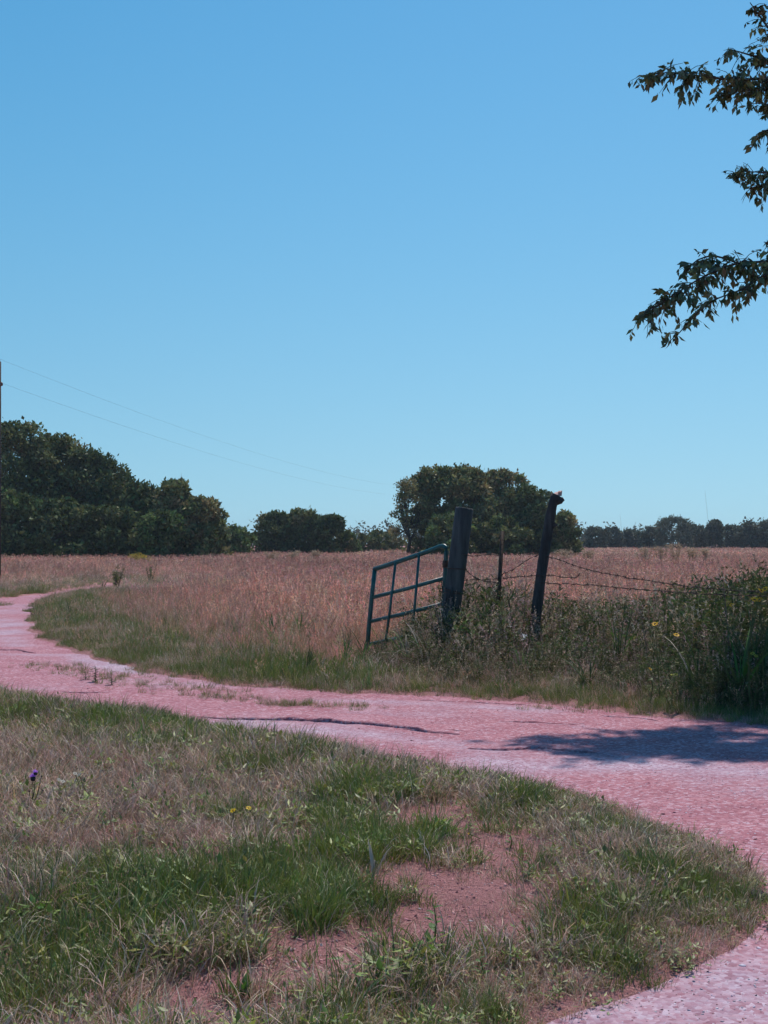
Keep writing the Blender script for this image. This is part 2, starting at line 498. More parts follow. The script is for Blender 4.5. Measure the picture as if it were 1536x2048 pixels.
# broken edges of the old surface: ledges that step up on the far side
def ledge(line_px, h, back, name='broken_surface_edge', seed=0):
    ln = ragged([G(*q) for q in line_px], 0.05, 0.075, 70 + seed)
    t = np.linspace(0, 1, len(ln))
    env = np.clip(np.minimum(t, 1 - t) * 6, 0, 1) ** 0.7 * np.clip(0.15 + 1.5 * fnoise(ln[:, 0], ln[:, 1], 3.5, 80 + seed, 3), 0.1, 1.4)
    bz = road_relief(ln[:, 0], ln[:, 1]) + 0.014
    rows, cols = [], []
    jag = 0.05 * (rng.random(len(ln)) - .5) + 0.10 * (fnoise(ln[:, 0], ln[:, 1], 6.0, 95 + seed, 2) - .5)
    nb = back * (0.7 + 0.6 * fnoise(ln[:, 0], ln[:, 1], 1.2, 90 + seed, 2))
    wt_ = white_amount(ln[:, 0], ln[:, 1]) * 0.25
    for k, (dy, zz) in enumerate(((0.0, -0.03), (0.004, 1.0), (0.12, 0.95), (0.45, 0.5), (1.0, -0.3))):
        yy = ln[:, 1] + dy * (nb if k > 1 else 1)
        base = road_relief(ln[:, 0], yy) + 0.014
        z = base + (h * env * zz if k else -0.03) - (0.004 if k == 4 else 0)
        rows.append(np.stack([ln[:, 0], yy + jag * (k < 3), z - (0.008 * rng.random(len(ln)) if k in (1, 2) else 0)], 1))
        cols.append(np.stack([wt_, wt_, wt_, np.ones_like(wt_)], 1))
    n = len(ln)
    V = np.concatenate(rows)
    Q = np.concatenate([np.stack([r * n + np.arange(n - 1), r * n + np.arange(1, n), (r + 1) * n + np.arange(1, n), (r + 1) * n + np.arange(n - 1)], 1) for r in range(4)])
    return link(name, np_mesh(name, V, Q, np.concatenate(cols), False), M_ROAD, road)
ledge([(380, 1438), (470, 1441), (560, 1442), (640, 1448), (720, 1453), (800, 1460), (860, 1468), (930, 1472)], 0.028, 0.9, seed=1)
ledge([(800, 1462), (850, 1465), (900, 1464), (930, 1466)], 0.014, 0.3, seed=2)
ledge([(930, 1504), (1000, 1506), (1060, 1503), (1130, 1505), (1210, 1510)], 0.018, 0.5, seed=3)
ledge([(990, 1447), (1060, 1449), (1120, 1452), (1170, 1450)], 0.010, 0.4, seed=4)
ledge([(820, 1403), (900, 1408), (1000, 1412), (1080, 1416)], 0.008, 0.5, seed=5)
ledge([(120, 1385), (170, 1388), (230, 1386)], 0.012, 0.6, seed=6)
ledge([(-40, 1302), (20, 1303), (80, 1308)], 0.015, 0.8, seed=7)
ledge([(1190, 1436), (1260, 1440), (1330, 1447)], 0.010, 0.3, seed=8)

# ------------------------------------------------------------------ scatter (stuff)
PROTO = {}
def proto_col(name, meshes, mat):
    c = bpy.data.collections.new(name)
    for i, me in enumerate(meshes):
        me.materials.clear(); me.materials.append(mat)
        ob = bpy.data.objects.new('%s_%02d' % (name, i), me)
        c.objects.link(ob)
    return c

def scatter(name, P, rot, scl, idx, tint, coll, mat, label, parent=None):
    n = len(P)
    me = bpy.data.meshes.new(name)
    me.vertices.add(n)
    me.vertices.foreach_set('co', np.asarray(P, np.float32).ravel())
    def attr(nm, typ, key, data):
        a = me.attributes.new(nm, typ, 'POINT')
        a.data.foreach_set(key, np.ascontiguousarray(data).ravel())
    attr('rot', 'FLOAT_VECTOR', 'vector', np.asarray(rot, np.float32))
    attr('scl', 'FLOAT_VECTOR', 'vector', np.asarray(scl, np.float32))
    attr('idx', 'INT', 'value', np.asarray(idx, np.int32))
    attr('tint', 'FLOAT_COLOR', 'color', np.asarray(np.column_stack([tint, np.ones(n)]), np.float32))
    me.materials.append(mat)
    ob = bpy.data.objects.new(name, me)
    COL.objects.link(ob)
    if parent: ob.parent = parent
    ng = bpy.data.node_groups.new(name + '_scatter', 'GeometryNodeTree')
    ng.interface.new_socket('Geometry', in_out='INPUT', socket_type='NodeSocketGeometry')
    ng.interface.new_socket('Geometry', in_out='OUTPUT', socket_type='NodeSocketGeometry')
    gi = ng.nodes.new('NodeGroupInput'); go = ng.nodes.new('NodeGroupOutput')
    ci = ng.nodes.new('GeometryNodeCollectionInfo')
    ci.inputs['Collection'].default_value = coll
    ci.inputs['Separate Children'].default_value = True
    ci.inputs['Reset Children'].default_value = True
    ip = ng.nodes.new('GeometryNodeInstanceOnPoints')
    ip.inputs['Pick Instance'].default_value = True
    def named(nm, typ):
        q = ng.nodes.new('GeometryNodeInputNamedAttribute')
        q.data_type = typ
        q.inputs['Name'].default_value = nm
        return q.outputs['Attribute']
    e2r = ng.nodes.new('FunctionNodeEulerToRotation')
    ng.links.new(named('rot', 'FLOAT_VECTOR'), e2r.inputs[0])
    ng.links.new(gi.outputs[0], ip.inputs['Points'])
    ng.links.new(ci.outputs[0], ip.inputs['Instance'])
    ng.links.new(named('idx', 'INT'), ip.inputs['Instance Index'])
    ng.links.new(e2r.outputs[0], ip.inputs['Rotation'])
    ng.links.new(named('scl', 'FLOAT_VECTOR'), ip.inputs['Scale'])
    ng.links.new(ip.outputs[0], go.inputs[0])
    md = ob.modifiers.new('scatter', 'NODES')
    md.node_group = ng
    return tag(ob, label, kind='stuff')

# --- tuft prototypes
def blades(mb, n, hmin, hmax, spread, lean, width, cols, segs=3, droop=0.6):
    for i in range(n):
        h = rng.uniform(hmin, hmax) * (0.7 + 0.3 * rng.random())
        a = rng.uniform(0, 2 * math.pi)
        r = spread * math.sqrt(rng.random())
        base = np.array([r * math.cos(a), r * math.sin(a), -0.02])
        d = a + rng.normal() * 0.9
        out = np.array([math.cos(d), math.sin(d), 0.0])
        l0 = abs(rng.normal()) * lean
        tw = rng.uniform(0, math.pi)
        side = np.array([math.cos(tw), math.sin(tw), 0.0])
        c = cols[rng.integers(len(cols))]
        c = np.array([*(np.array(c) * rng.uniform(0.75, 1.25)), 1.0])
        pts, ws = [], []
        pos = base.copy()
        ang = l0
        for k in range(segs + 1):
            t = k / segs
            pts.append(pos.copy()); ws.append(width * (1 - t ** 1.7) * (0.7 + 0.6 * min(t * 3, 1)) * 0.7 + 0.0004)
            dirv = out * math.sin(ang) + np.array([0, 0, 1.0]) * math.cos(ang)
            pos = pos + dirv * h / segs
            ang += droop * rng.uniform(0.3, 1.2) * (0.4 + t)
        V = []
        for p_, w_ in zip(pts[:-1], ws[:-1]):
            V += [p_ - side * w_ / 2, p_ + side * w_ / 2]
        V.append(pts[-1])
        q = [[2 * k, 2 * k + 1, 2 * k + 3, 2 * k + 2] for k in range(segs - 1)]
        mb.add(V, q, [[2 * segs - 2, 2 * segs - 1, 2 * segs]], c)

def seed_stems(mb, n, hmin, hmax, spread, lean, width, stem_cols, head_cols, head_len, head_n, head_w):
    for i in range(n):
        h = rng.uniform(hmin, hmax)
        a = rng.uniform(0, 2 * math.pi); r = spread * math.sqrt(rng.random())
        base = np.array([r * math.cos(a), r * math.sin(a), -0.02])
        d = rng.uniform(0, 2 * math.pi); l0 = abs(rng.normal()) * lean
        out = np.array([math.cos(d), math.sin(d), 0])
        tip = base + np.array([0, 0, h]) * math.cos(l0) + out * h * math.sin(l0)
        side = np.array([math.cos(d + 1.2), math.sin(d + 1.2), 0])
        c = np.array([*(np.array(stem_cols[rng.integers(len(stem_cols))]) * rng.uniform(.8, 1.2)), 1])
        mid = (base + tip) / 2 - out * h * 0.05
        mb.add([base - side * width / 2, base + side * width / 2, mid + side * width * .4, mid - side * width * .4, tip + side * width * .2, tip - side * width * .2],
               [[0, 1, 2, 3], [3, 2, 4, 5]], None, c)
        hc = np.array([*(np.array(head_cols[rng.integers(len(head_cols))]) * rng.uniform(.75, 1.25)), 1])
        m = head_n
        t = rng.random(m)
        ax = (tip - base) / h
        C = tip[None] - ax[None] * (t * head_len)[:, None] * (1 if rng.random() < .8 else .8)
        U = ax[None] * 0.7 + rot_rand(m) * 0.75 + out * 0.25
        U /= np.linalg.norm(U, axis=1)[:, None]
        mb.leaves(C, U, perp(U), head_w * rng.uniform(2.0, 4.0, m), head_w, hc)

GREEN = [(0.130, 0.180, 0.036), (0.165, 0.205, 0.042), (0.100, 0.148, 0.032), (0.22, 0.235, 0.055)]
OLIVE = [(0.24, 0.21, 0.085), (0.20, 0.175, 0.072), (0.29, 0.24, 0.105)]
STRAW = [(0.45, 0.295, 0.225), (0.55, 0.375, 0.285), (0.36, 0.24, 0.18), (0.66, 0.49, 0.385), (0.28, 0.195, 0.148)]
RED = [(0.59, 0.268, 0.195), (0.68, 0.332, 0.245), (0.48, 0.218, 0.163), (0.72, 0.415, 0.305), (0.55, 0.33, 0.228)]

def tuft(fn):
    mb = MB(); fn(mb); return mb.mesh('tuft')
short_protos = []
for k in range(4):    # 0-3 green
    short_protos.append(tuft(lambda mb: (blades(mb, 30, .09, .25, .075, .45, .0065, GREEN, 3, .45), blades(mb, 5, .06, .16, .08, .6, .004, OLIVE + STRAW))))
for k in range(3):    # 4-6 mixed
    short_protos.append(tuft(lambda mb: (blades(mb, 17, .06, .17, .085, .5, .005, GREEN + OLIVE, 3, .5), blades(mb, 14, .09, .24, .085, .7, .0048, STRAW, 4, .6))))
for k in range(4):    # 7-10 straw, arched
    short_protos.append(tuft(lambda mb: (blades(mb, 22, .12, .30, .07, .6, .0048, STRAW, 4, .75), blades(mb, 7, .05, .14, .07, .5, .005, GREEN + OLIVE))))
for k in range(3):    # 11-13 low thatch lying on the ground
    short_protos.append(tuft(lambda mb: (blades(mb, 26, .06, .17, .12, 1.35, .0045, STRAW, 3, .35), blades(mb, 5, .03, .09, .09, .9, .005, GREEN + OLIVE))))
for k in range(2):    # 14-15 long fine green
    short_protos.append(tuft(lambda mb: (blades(mb, 34, .16, .34, .08, .45, .0048, GREEN, 4, .6), blades(mb, 8, .12, .28, .08, .5, .003, STRAW, 4, .6))))
for k in range(2):    # 16-17 small broad leaves, clover-like weeds
    def broad(mb):
        m = 26
        C = np.column_stack([rng.normal(0, .05, m), rng.normal(0, .05, m), rng.uniform(0.01, .09, m)])
        U = rot_rand(m) * np.array([1, 1, .5]) + np.array([0, 0, .25]); U /= np.linalg.norm(U, axis=1)[:, None]
        W = np.cross(U, np.array([0, 0, 1.0])); W /= np.linalg.norm(W, axis=1)[:, None] + 1e-6
        cl = np.array([[*(np.array(GREEN[q % 4]) * rng.uniform(.8, 1.4)), 1] for q in range(m)])
        mb.leaves(C, U, W, rng.uniform(.03, .06, m), rng.uniform(.012, .024, m), cl, .15)
    short_protos.append(tuft(broad))
C_SHORT = proto_col('proto_short_grass', short_protos, M_GRASS)

def jitter_tint(n, lo=.75, hi=1.25, cj=.08):
    b_ = rng.uniform(lo, hi, n)[:, None]
    return np.clip(b_ * (1 + rng.normal(0, cj, (n, 3))), 0.2, 2.2)

def upright(n, tilt=.12):
    return np.column_stack([rng.normal(0, tilt, n), rng.normal(0, tilt, n), rng.uniform(0, 2 * math.pi, n)])

def ell(px, py, cx, cy, rx, ry):
    return np.exp(-(((px - cx) / rx) ** 2 + ((py - cy) / ry) ** 2))

# --- island grass
def island_grass():
    P = []
    for y0, y1, dens in ((2.2, 6.5, 300), (6.5, 9, 260), (9, 12, 210), (12, 20, 140)):
        w = 0.33 * y1 + 1.6
        n = int(dens * 2 * w * (y1 - y0))
        x = rng.uniform(-w, w, n); y = rng.uniform(y0, y1, n)
        k = np.abs(x) < 0.31 * y + 1.4
        P.append(np.stack([x[k], y[k]], 1))
    rim = island_c[rng.integers(0, len(island_c), 6500)] + rng.normal(0, .32, (6500, 2))
    rim = rim[(rim[:, 1] > 2.2) & (rim[:, 1] < 14)]
    P = np.concatenate(P + [rim])
    x, y = P.T
    d = poly_dist(x, y, island_c[::2])
    ins = in_poly(x, y, ISLAND)
    keep = (ins & (rng.random(len(x)) < np.clip(0.9 + d / 0.25, 0, 1))) | (~ins & (d < 0.16) & (rng.random(len(x)) < 0.8 * (1 - d / .16)))
    x, y = x[keep], y[keep]; d = d[keep]; ins = ins[keep]
    px, py = to_px(x, y, np.zeros_like(x))
    # bare pinkish soil
    nz = .45 * fnoise(x, y, 2.6, 101, 3) + .55 * fnoise(x, y, 7.0, 105, 2)
    bare = np.zeros(len(x))
    for cx_, cy_, rx_, ry_, w_ in ((860, 1650, 100, 42, .85), (970, 1725, 125, 50, .85), (930, 1805, 170, 68, 1.15), (850, 1885, 200, 55, 1.2), (690, 1948, 200, 46, 1.15), (520, 2002, 180, 40, 1.1), (410, 2048, 170, 36, 1.1), (1120, 1800, 80, 30, .4)):
        bare = np.maximum(bare, w_ * ell(px, py, cx_, cy_, rx_, ry_))
    bare -= 0.5 * ell(px, py, 1060, 1785, 40, 30) + 0.4 * ell(px, py, 720, 1855, 70, 35)
    bare = bare * np.clip(d / .7, 0, 1)
    bare = np.clip(bare * 1.35 * (-0.15 + 2.1 * nz) + (nz - 0.66) * 1.4, 0, 1)
    thin = rng.random(len(x)) < (1 - 0.68 * bare)
    x, y, px, py, bare, d, ins = [q[thin] for q in (x, y, px, py, bare, d, ins)]
    n = len(x)
    # dry or green
    dry = 0.62 * fnoise(x, y, 0.8, 111, 3) + 0.55 * fnoise(x, y, 3.2, 113, 2) - 0.06 + 0.22 * ell(px, py, 150, 1640, 330, 110) + 0.16 * ell(px, py, 720, 1560, 160, 80) + 0.12 * ell(px, py, 1330, 1880, 180, 60) \
        - 0.10 * ell(px, py, 600, 1750, 260, 110) - 0.16 * ell(px, py, 1150, 1640, 240, 80) - 0.10 * ell(px, py, 330, 1870, 220, 70) - 0.18 * ell(px, py, 250, 1470, 300, 50) + 0.25 * bare
    dry = dry + rng.normal(0, 0.14, n)
    idx = np.where(dry < 0.40, rng.integers(0, 4, n), np.where(dry < 0.58, rng.integers(4, 7, n), rng.integers(7, 11, n)))
    idx = np.where((dry < 0.38) & (rng.random(n) < .22), rng.integers(14, 16, n), idx)
    idx = np.where(rng.random(n) < 0.11, rng.integers(16, 18, n), idx)
    idx = np.where(((rng.random(n) < 0.25) & (dry > .45)) | (rng.random(n) < 1.1 * bare), rng.integers(11, 14, n), idx)
    edge = np.clip(d / 0.4, 0.62, 1)
    hgt = (0.62 + 0.7 * fnoise(x, y, 1.3, 121, 2)) * edge * (1 - 0.55 * bare)
    hgt = np.where(py < 1560, hgt * 1.05, hgt)
    s = hgt * rng.uniform(.75, 1.25, n)
    scl = np.column_stack([s * rng.uniform(.9, 1.25, n), s * rng.uniform(.9, 1.25, n), s])
    tint = jitter_tint(n)
    tint *= (0.85 + 0.35 * fnoise(x, y, 0.7, 131, 2))[:, None]
    z = ground_z(x, y)
    z = np.where(ins, z, np.maximum(z, 0.012))
    scatter('island_grass', np.column_stack([x, y, z]), upright(n), scl, idx, tint, C_SHORT, M_GRASS, 'patchy green and straw coloured grass on the island in front of the road')
island_grass()

# --- grass growing between the wheel tracks and on the road shoulders
def strip_grass():
    lines = [([(60, 1333), (130, 1338), (190, 1350), (260, 1366), (330, 1376), (420, 1394)], 0.24, 260), ([(420, 1394), (520, 1406), (640, 1416), (740, 1421)], 0.16, 130),
             ([(560, 1412), (600, 1414)], 0.12, 60), ([(-60, 1212), (0, 1212)], 0.3, 40), ([(1060, 1420), (1180, 1428)], 0.1, 25)]
    X_, Y_, S_ = [], [], []
    for ln, w, n in lines:
        c = catmull([G(*q) for q in ln], 0.05)
        k = rng.integers(0, len(c), n)
        X_.append(c[k, 0] + rng.normal(0, w * 1.1, n)); Y_.append(c[k, 1] + rng.normal(0, w * .75, n)); S_.append(np.full(n, .6 + .5 * (w > .25)))
    x = np.concatenate(X_); y = np.concatenate(Y_); s = np.concatenate(S_) * rng.uniform(.5, 1.15, len(x))
    n = len(x)
    idx = np.where(rng.random(n) < .42, rng.integers(0, 7, n), np.where(rng.random(n) < .5, rng.integers(7, 11, n), rng.integers(11, 14, n)))
    scatter('track_grass', np.column_stack([x, y, np.full(n, 0.012)]), upright(n), np.column_stack([s, s, s]), idx, jitter_tint(n), C_SHORT, M_GRASS,
            'thin dry grass strip growing between the wheel tracks of the road')
strip_grass()

# --- meadow
meadow_protos = []
def mtuft(wf, rough, green):
    def fn(mb):
        if green:
            blades(mb, 26, .18, .42, .14, .35, .006 * wf, GREEN + OLIVE[:1], 3, .45)
            blades(mb, 8, .2, .45, .14, .4, .004 * wf, STRAW, 3, .5)
            seed_stems(mb, 3, .3, .55, .14, .2, .003 * wf, STRAW, STRAW + RED[:1], .12, 7, .008 * wf)
        else:
            blades(mb, 13, .2, .5, .15, .6, .0055 * wf, RED + STRAW, 3, .8)
            blades(mb, 5, .15, .38, .15, .3, .005 * wf, GREEN + OLIVE, 3, .4)
            seed_stems(mb, 11, .36, .78, .16, .42, .003 * wf, RED, RED + ([] if rough else STRAW[:2]), .20, 10, .013 * wf)
    return fn
for k in range(4): meadow_protos.append(tuft(mtuft(1.0, 0, False)))       # 0-3 red, near
for k in range(3): meadow_protos.append(tuft(mtuft(1.0, 0, True)))        # 4-6 green, near
for k in range(3): meadow_protos.append(tuft(mtuft(1.15, 1, False)))       # 7-9 red, far
for k in range(2): meadow_protos.append(tuft(mtuft(1.15, 1, True)))        # 10-11 green, far
for k in range(2):                                                        # 12-13 tall broad green blades
    meadow_protos.append(tuft(lambda mb: blades(mb, 16, .35, .75, .12, .3, .018, [(0.085, 0.16, 0.04), (0.11, 0.17, 0.05), (0.07, 0.13, 0.04)], 4, .5)))
C_MEADOW = proto_col('proto_meadow', meadow_protos, M_GRASS)

def meadow():
    P = []
    for y0, y1, dens in ((12, 20, 70), (20, 30, 46), (30, 45, 28), (45, 70, 15), (70, 115, 8), (115, 240, 3.2)):
        w = 0.31 * y1 + 3
        n = int(dens * 2 * w * (y1 - y0))
        x = rng.uniform(-w, w, n); y = rng.uniform(y0, y1, n)
        k = np.abs(x) < 0.31 * y + 3
        P.append(np.stack([x[k], y[k]], 1))
    P = np.concatenate(P)
    x, y = P.T
    out = ~in_poly(x, y, ROAD) & ~in_poly(x, y, ISLAND)
    fr = field_c[::2]
    nr = north_c
    d = np.minimum(poly_dist(x, y, fr), poly_dist(x, y, nr))
    tx, ty = to_px(x, y, np.zeros_like(x))
    thick = (tx > 775) & (ty > np.interp(tx, [775, 850, 1100, 1300, 1536], [1330, 1302, 1300, 1302, 1306])) & (y < 26)
    low = thick & (d < 1.1)
    keep = out & (rng.random(len(x)) < np.clip(.75 + d / .3, 0, 1)) & (~thick | low)
    x, y, d = x[keep], y[keep], d[keep]
    n = len(x)
    px, py = to_px(x, y, np.zeros_like(x))
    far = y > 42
    # the green verge along the road and round the bend
    vw = 4.6 + 3.0 * np.exp(-((px - 170) / 300) ** 2)
    g = np.clip(1.35 - d / (vw * (0.55 + 0.7 * fnoise(x, y, .6, 141, 2))), 0.10, 1)
    g = np.maximum(g, 0.8 * ell(px, py, 600, 1270, 170, 40))
    g = np.maximum(g, np.clip((fnoise(x * .35, y * .9, .16, 151, 3) - .47) * 4.5, 0, .75))
    g = np.maximum(g, np.where((y > 48) & (y < 62) & (px < 420), .8, 0))
    isg = rng.random(n) < g * 0.95
    idx = np.where(isg, np.where(far, rng.integers(10, 12, n), rng.integers(4, 7, n)), np.where(far, rng.integers(7, 10, n), rng.integers(0, 4, n)))
    tall = (rng.random(n) < 0.008 + 0.22 * ell(px, py, 570, 1275, 90, 28) + 0.07 * ell(px, py, 690, 1310, 60, 25)) & ~far
    idx = np.where(tall, rng.integers(12, 14, n), idx)
    s = rng.uniform(.7, 1.15, n) * np.clip(.42 + .58 * d / vw, .42, 1) * (.8 + .35 * fnoise(x, y, .35, 161, 2))
    s = s * (1 - .68 * np.clip(1.3 * ell(px, py, 770, 1340, 130, 50), 0, 1))
    s = np.where(tall, rng.uniform(.6, 1.0, n), s)
    wide = np.where(y > 70, 2.4, np.where(y > 42, 1.6, 1.0)) * np.where(y > 115, 1.7, 1)
    scl = np.column_stack([s * wide, s * wide, s * np.where(far, 1.0, 1)])
    tint = jitter_tint(n, .45, 1.55, .10)
    big = fnoise(x * .6, y * .5, .12, 171, 3)[:, None]
    tint = tint * (0.75 + 0.5 * big) * np.where((idx < 4)[:, None] | ((idx > 6) & (idx < 10))[:, None], np.array([[1.0, 1.0, 1.0]]), 1)
    pale = np.clip((fnoise(x, y * .6, .08, 181, 2) - .5) * 3, 0, 1)[:, None]
    tint = tint * (1 - pale) + tint * np.array([[1.08, 1.12, 1.10]]) * pale
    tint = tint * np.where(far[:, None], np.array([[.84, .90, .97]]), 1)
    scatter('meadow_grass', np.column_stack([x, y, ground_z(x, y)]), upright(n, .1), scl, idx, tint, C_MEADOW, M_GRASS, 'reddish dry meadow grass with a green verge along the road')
    print('meadow', n)
meadow()

# --- short grass along the far side of the road
def verge():
    n = 30000
    c = field_c[rng.integers(0, len(field_c), n)]
    x = c[:, 0] + rng.normal(0, 1.0, n); y = c[:, 1] + rng.normal(0, .75, n)
    k = ~in_poly(x, y, ROAD) & (y < 46) & (np.abs(x) < .31 * y + 2.5)
    d0 = poly_dist(x, y, field_c[::2])
    k |= (d0 < .16) & (rng.random(n) < .35) & (y < 19)
    k &= (d0 < 1.7)
    x, y, d = x[k], y[k], d0[k]; n = len(x)
    # about even density per square metre on screen: thin the far bend
    k = rng.random(n) < np.clip(18 / y, .25, 1)
    x, y, d = x[k], y[k], d[k]; n = len(x)
    dry = .55 * fnoise(x, y, .7, 211, 3) + .5 * fnoise(x, y, 2.6, 213, 2) - .08 + rng.normal(0, .13, n)
    idx = np.where(dry < .46, rng.integers(0, 4, n), np.where(dry < .60, rng.integers(4, 7, n), rng.integers(7, 11, n)))
    idx = np.where((d < .25) & (rng.random(n) < .4), rng.integers(11, 14, n), idx)
    s = rng.uniform(.75, 1.3, n) * np.clip(.55 + d * .6, .55, 1.45)
    vx, _v = to_px(x, y, 0 * x)
    s = s * np.where(vx > 800, .78, 1)
    ing = in_poly(x, y, ROAD)
    scatter('verge_grass', np.column_stack([x, y, np.where(ing, np.maximum(ground_z(x, y), .014), ground_z(x, y))]), upright(n), np.column_stack([s * 1.15, s * 1.15, s]), idx, jitter_tint(n), C_SHORT, M_GRASS,
            'short green and straw grass fringe along the far side of the road')
verge()

# --- loose stones on the road
def stones():
    protos = []
    for k in range(5):
        bm = bmesh.new(); bmesh.ops.create_icosphere(bm, subdivisions=1, radius=0.5)
        v = np.array([tuple(q.co) for q in bm.verts]); t = np.array([[q.index for q in f.verts] for f in bm.faces]); bm.free()
        v = v * rng.uniform(.75, 1.2, (len(v), 1)) * np.array([1.2, .9, .32])
        protos.append(np_mesh('stone', v, t, np.ones((len(v), 4))))
    C = proto_col('proto_stone', protos, M_STONE)
    P = []
    for y0, y1, dens in ((3.0, 6, 520), (6, 9, 330), (9, 13, 200), (13, 20, 60)):
        w = .32 * y1 + 1
        n = int(dens * 2 * w * (y1 - y0)); x = rng.uniform(-w, w, n); y = rng.uniform(y0, y1, n)
        P.append(np.stack([x, y], 1))
    P = np.concatenate(P); P = P[in_poly(P[:, 0], P[:, 1], ROAD)]
    x, y = P.T
    n = len(x)
    s = 0.006 + 0.009 * rng.random(n) ** 2.5 + 0.018 * (rng.random(n) < .006)
    w = white_amount(x, y)
    pw = rng.random(n) < .18 + .6 * w
    c = np.where(pw[:, None], np.array([[.55, .48, .56]]), np.array([[.44, .22, .24]])) * rng.uniform(.7, 1.15, (n, 1)) * (1 + rng.normal(0, .05, (n, 3)))
    c = np.where((rng.random(n) < .012)[:, None], c * .4, c)
    C_ST = C
    z = 0.014 + road_relief(x, y) + s * .01
    scatter('loose_stones', np.column_stack([x, y, z]), rng.uniform(0, 6.3, (n, 3)) * np.array([.1, .1, 1]), np.column_stack([s * rng.uniform(.8, 1.4, n), s * rng.uniform(.8, 1.4, n), s]),
            rng.integers(0, 5, n), np.clip(c, .03, .8), C, M_STONE, 'loose pink and white gravel stones on the road')
    m = 2600
    px = np.concatenate([rng.normal(900, 120, m // 2), rng.normal(620, 190, m // 2)]); py = np.concatenate([rng.normal(1800, 75, m // 2), rng.normal(1965, 45, m // 2)])
    g = np.array([G(a, b) for a, b in zip(px, np.clip(py, 1560, 2200))])
    g = g[in_poly(g[:, 0], g[:, 1], ISLAND)]; m = len(g)
    s = 0.005 + 0.014 * rng.random(m) ** 2.6
    c = np.array([[.56, .27, .265]]) * rng.uniform(.55, 1.25, (m, 1)) * (1 + rng.normal(0, .06, (m, 3)))
    c = np.where((rng.random(m) < .12)[:, None], np.array([[.5, .42, .42]]), c)
    scatter('soil_crumbs', np.column_stack([g, ground_z(g[:, 0], g[:, 1]) + s * .1]), rng.uniform(0, 6.3, (m, 3)) * np.array([.15, .15, 1]), np.column_stack([s * 1.3, s, s * 1.0]),
            rng.integers(0, 5, m), np.clip(c, .03, .8), C, M_STONE, 'crumbs of pink soil and small stones on the bare patches of the island')
stones()

# ------------------------------------------------------------------ weeds along the fence
def weed_mesh(h, nst, leaf, lw, cols, stemc, spread=.18, seedhead=False):
    mb = MB()
    for sidx in range(nst):
        a = rng.uniform(0, 6.28); l = abs(rng.normal(0, .28)); hh = h * rng.uniform(.6, 1.0)
        b0 = np.array([rng.normal(0, spread * .5), rng.normal(0, spread * .5), -.02])
        d = np.array([math.cos(a) * math.sin(l), math.sin(a) * math.sin(l), math.cos(l)])
        pts = [b0 + d * hh * t + np.array([rng.normal(0, .012), rng.normal(0, .012), 0]) for t in (0, .35, .7, 1)]
        mb.tube(pts, [.006, .005, .004, .002], 4, False, (*stemc, 1))
        m = int(46 * hh / .8)
        t = rng.uniform(.12, 1, m)
        C = b0 + d * (t * hh)[:, None] + rng.normal(0, .008, (m, 3))
        U = rot_rand(m) * np.array([1, 1, .6]) + d * .25; U /= np.linalg.norm(U, axis=1)[:, None]
        # short side twigs carry the leaves off the stem
        off = rng.uniform(0, .13, m) * (1.1 - .6 * t)
        C = C + U * off[:, None]
        W = perp(U)
        cl = np.array([[*(np.array(cols[rng.integers(len(cols))]) * rng.uniform(.7, 1.35)), 1] for q in range(m)])
        mb.leaves(C, U, W, leaf * rng.uniform(.6, 1.3, m), lw * rng.uniform(.7, 1.3, m), cl, .12)
        if seedhead:
            q = 10
            C = b0 + d * (hh * rng.uniform(.86, 1.05, q))[:, None] + rng.normal(0, .02, (q, 3))
            U = rot_rand(q, .4)
            mb.leaves(C, U, perp(U), .022, .014, np.array([[*(np.array(STRAW[q2 % 5])), 1] for q2 in range(q)]))
    return mb.mesh('weed')
WG = [(0.100, 0.125, 0.040), (0.125, 0.140, 0.050), (0.078, 0.098, 0.034), (0.17, 0.15, 0.07)]
WB = [(0.24, 0.175, 0.11), (0.18, 0.145, 0.085), (0.33, 0.25, 0.175), (0.12, 0.12, 0.055)]
weed_protos = [weed_mesh(.8, 5, .07, .024, WG, (.06, .06, .035)) for k in range(4)] + \
              [weed_mesh(.75, 5, .06, .018, WB + WG[:2], (.09, .07, .05), seedhead=True) for k in range(4)] + \
              [weed_mesh(1.15, 5, .075, .022, WG + [(.07, .11, .035)], (.06, .07, .04)) for k in range(3)] + \
              [tuft(lambda mb: (blades(mb, 26, .35, .85, .16, .45, .007, STRAW + OLIVE, 4, .7), blades(mb, 10, .3, .7, .15, .4, .009, GREEN, 4, .6), seed_stems(mb, 8, .6, .95, .15, .3, .004, STRAW, STRAW, .2, 9, .012))) for k in range(3)] + \
              [tuft(lambda mb: (blades(mb, 11, .55, 1.0, .10, .38, .026, [(0.10, 0.18, 0.035), (0.13, 0.21, 0.045), (0.08, 0.14, 0.035)], 5, .55), blades(mb, 4, .5, .9, .1, .5, .020, STRAW, 5, .7))) for k in range(3)]
C_WEED = proto_col('proto_weed', weed_protos, M_WEED)
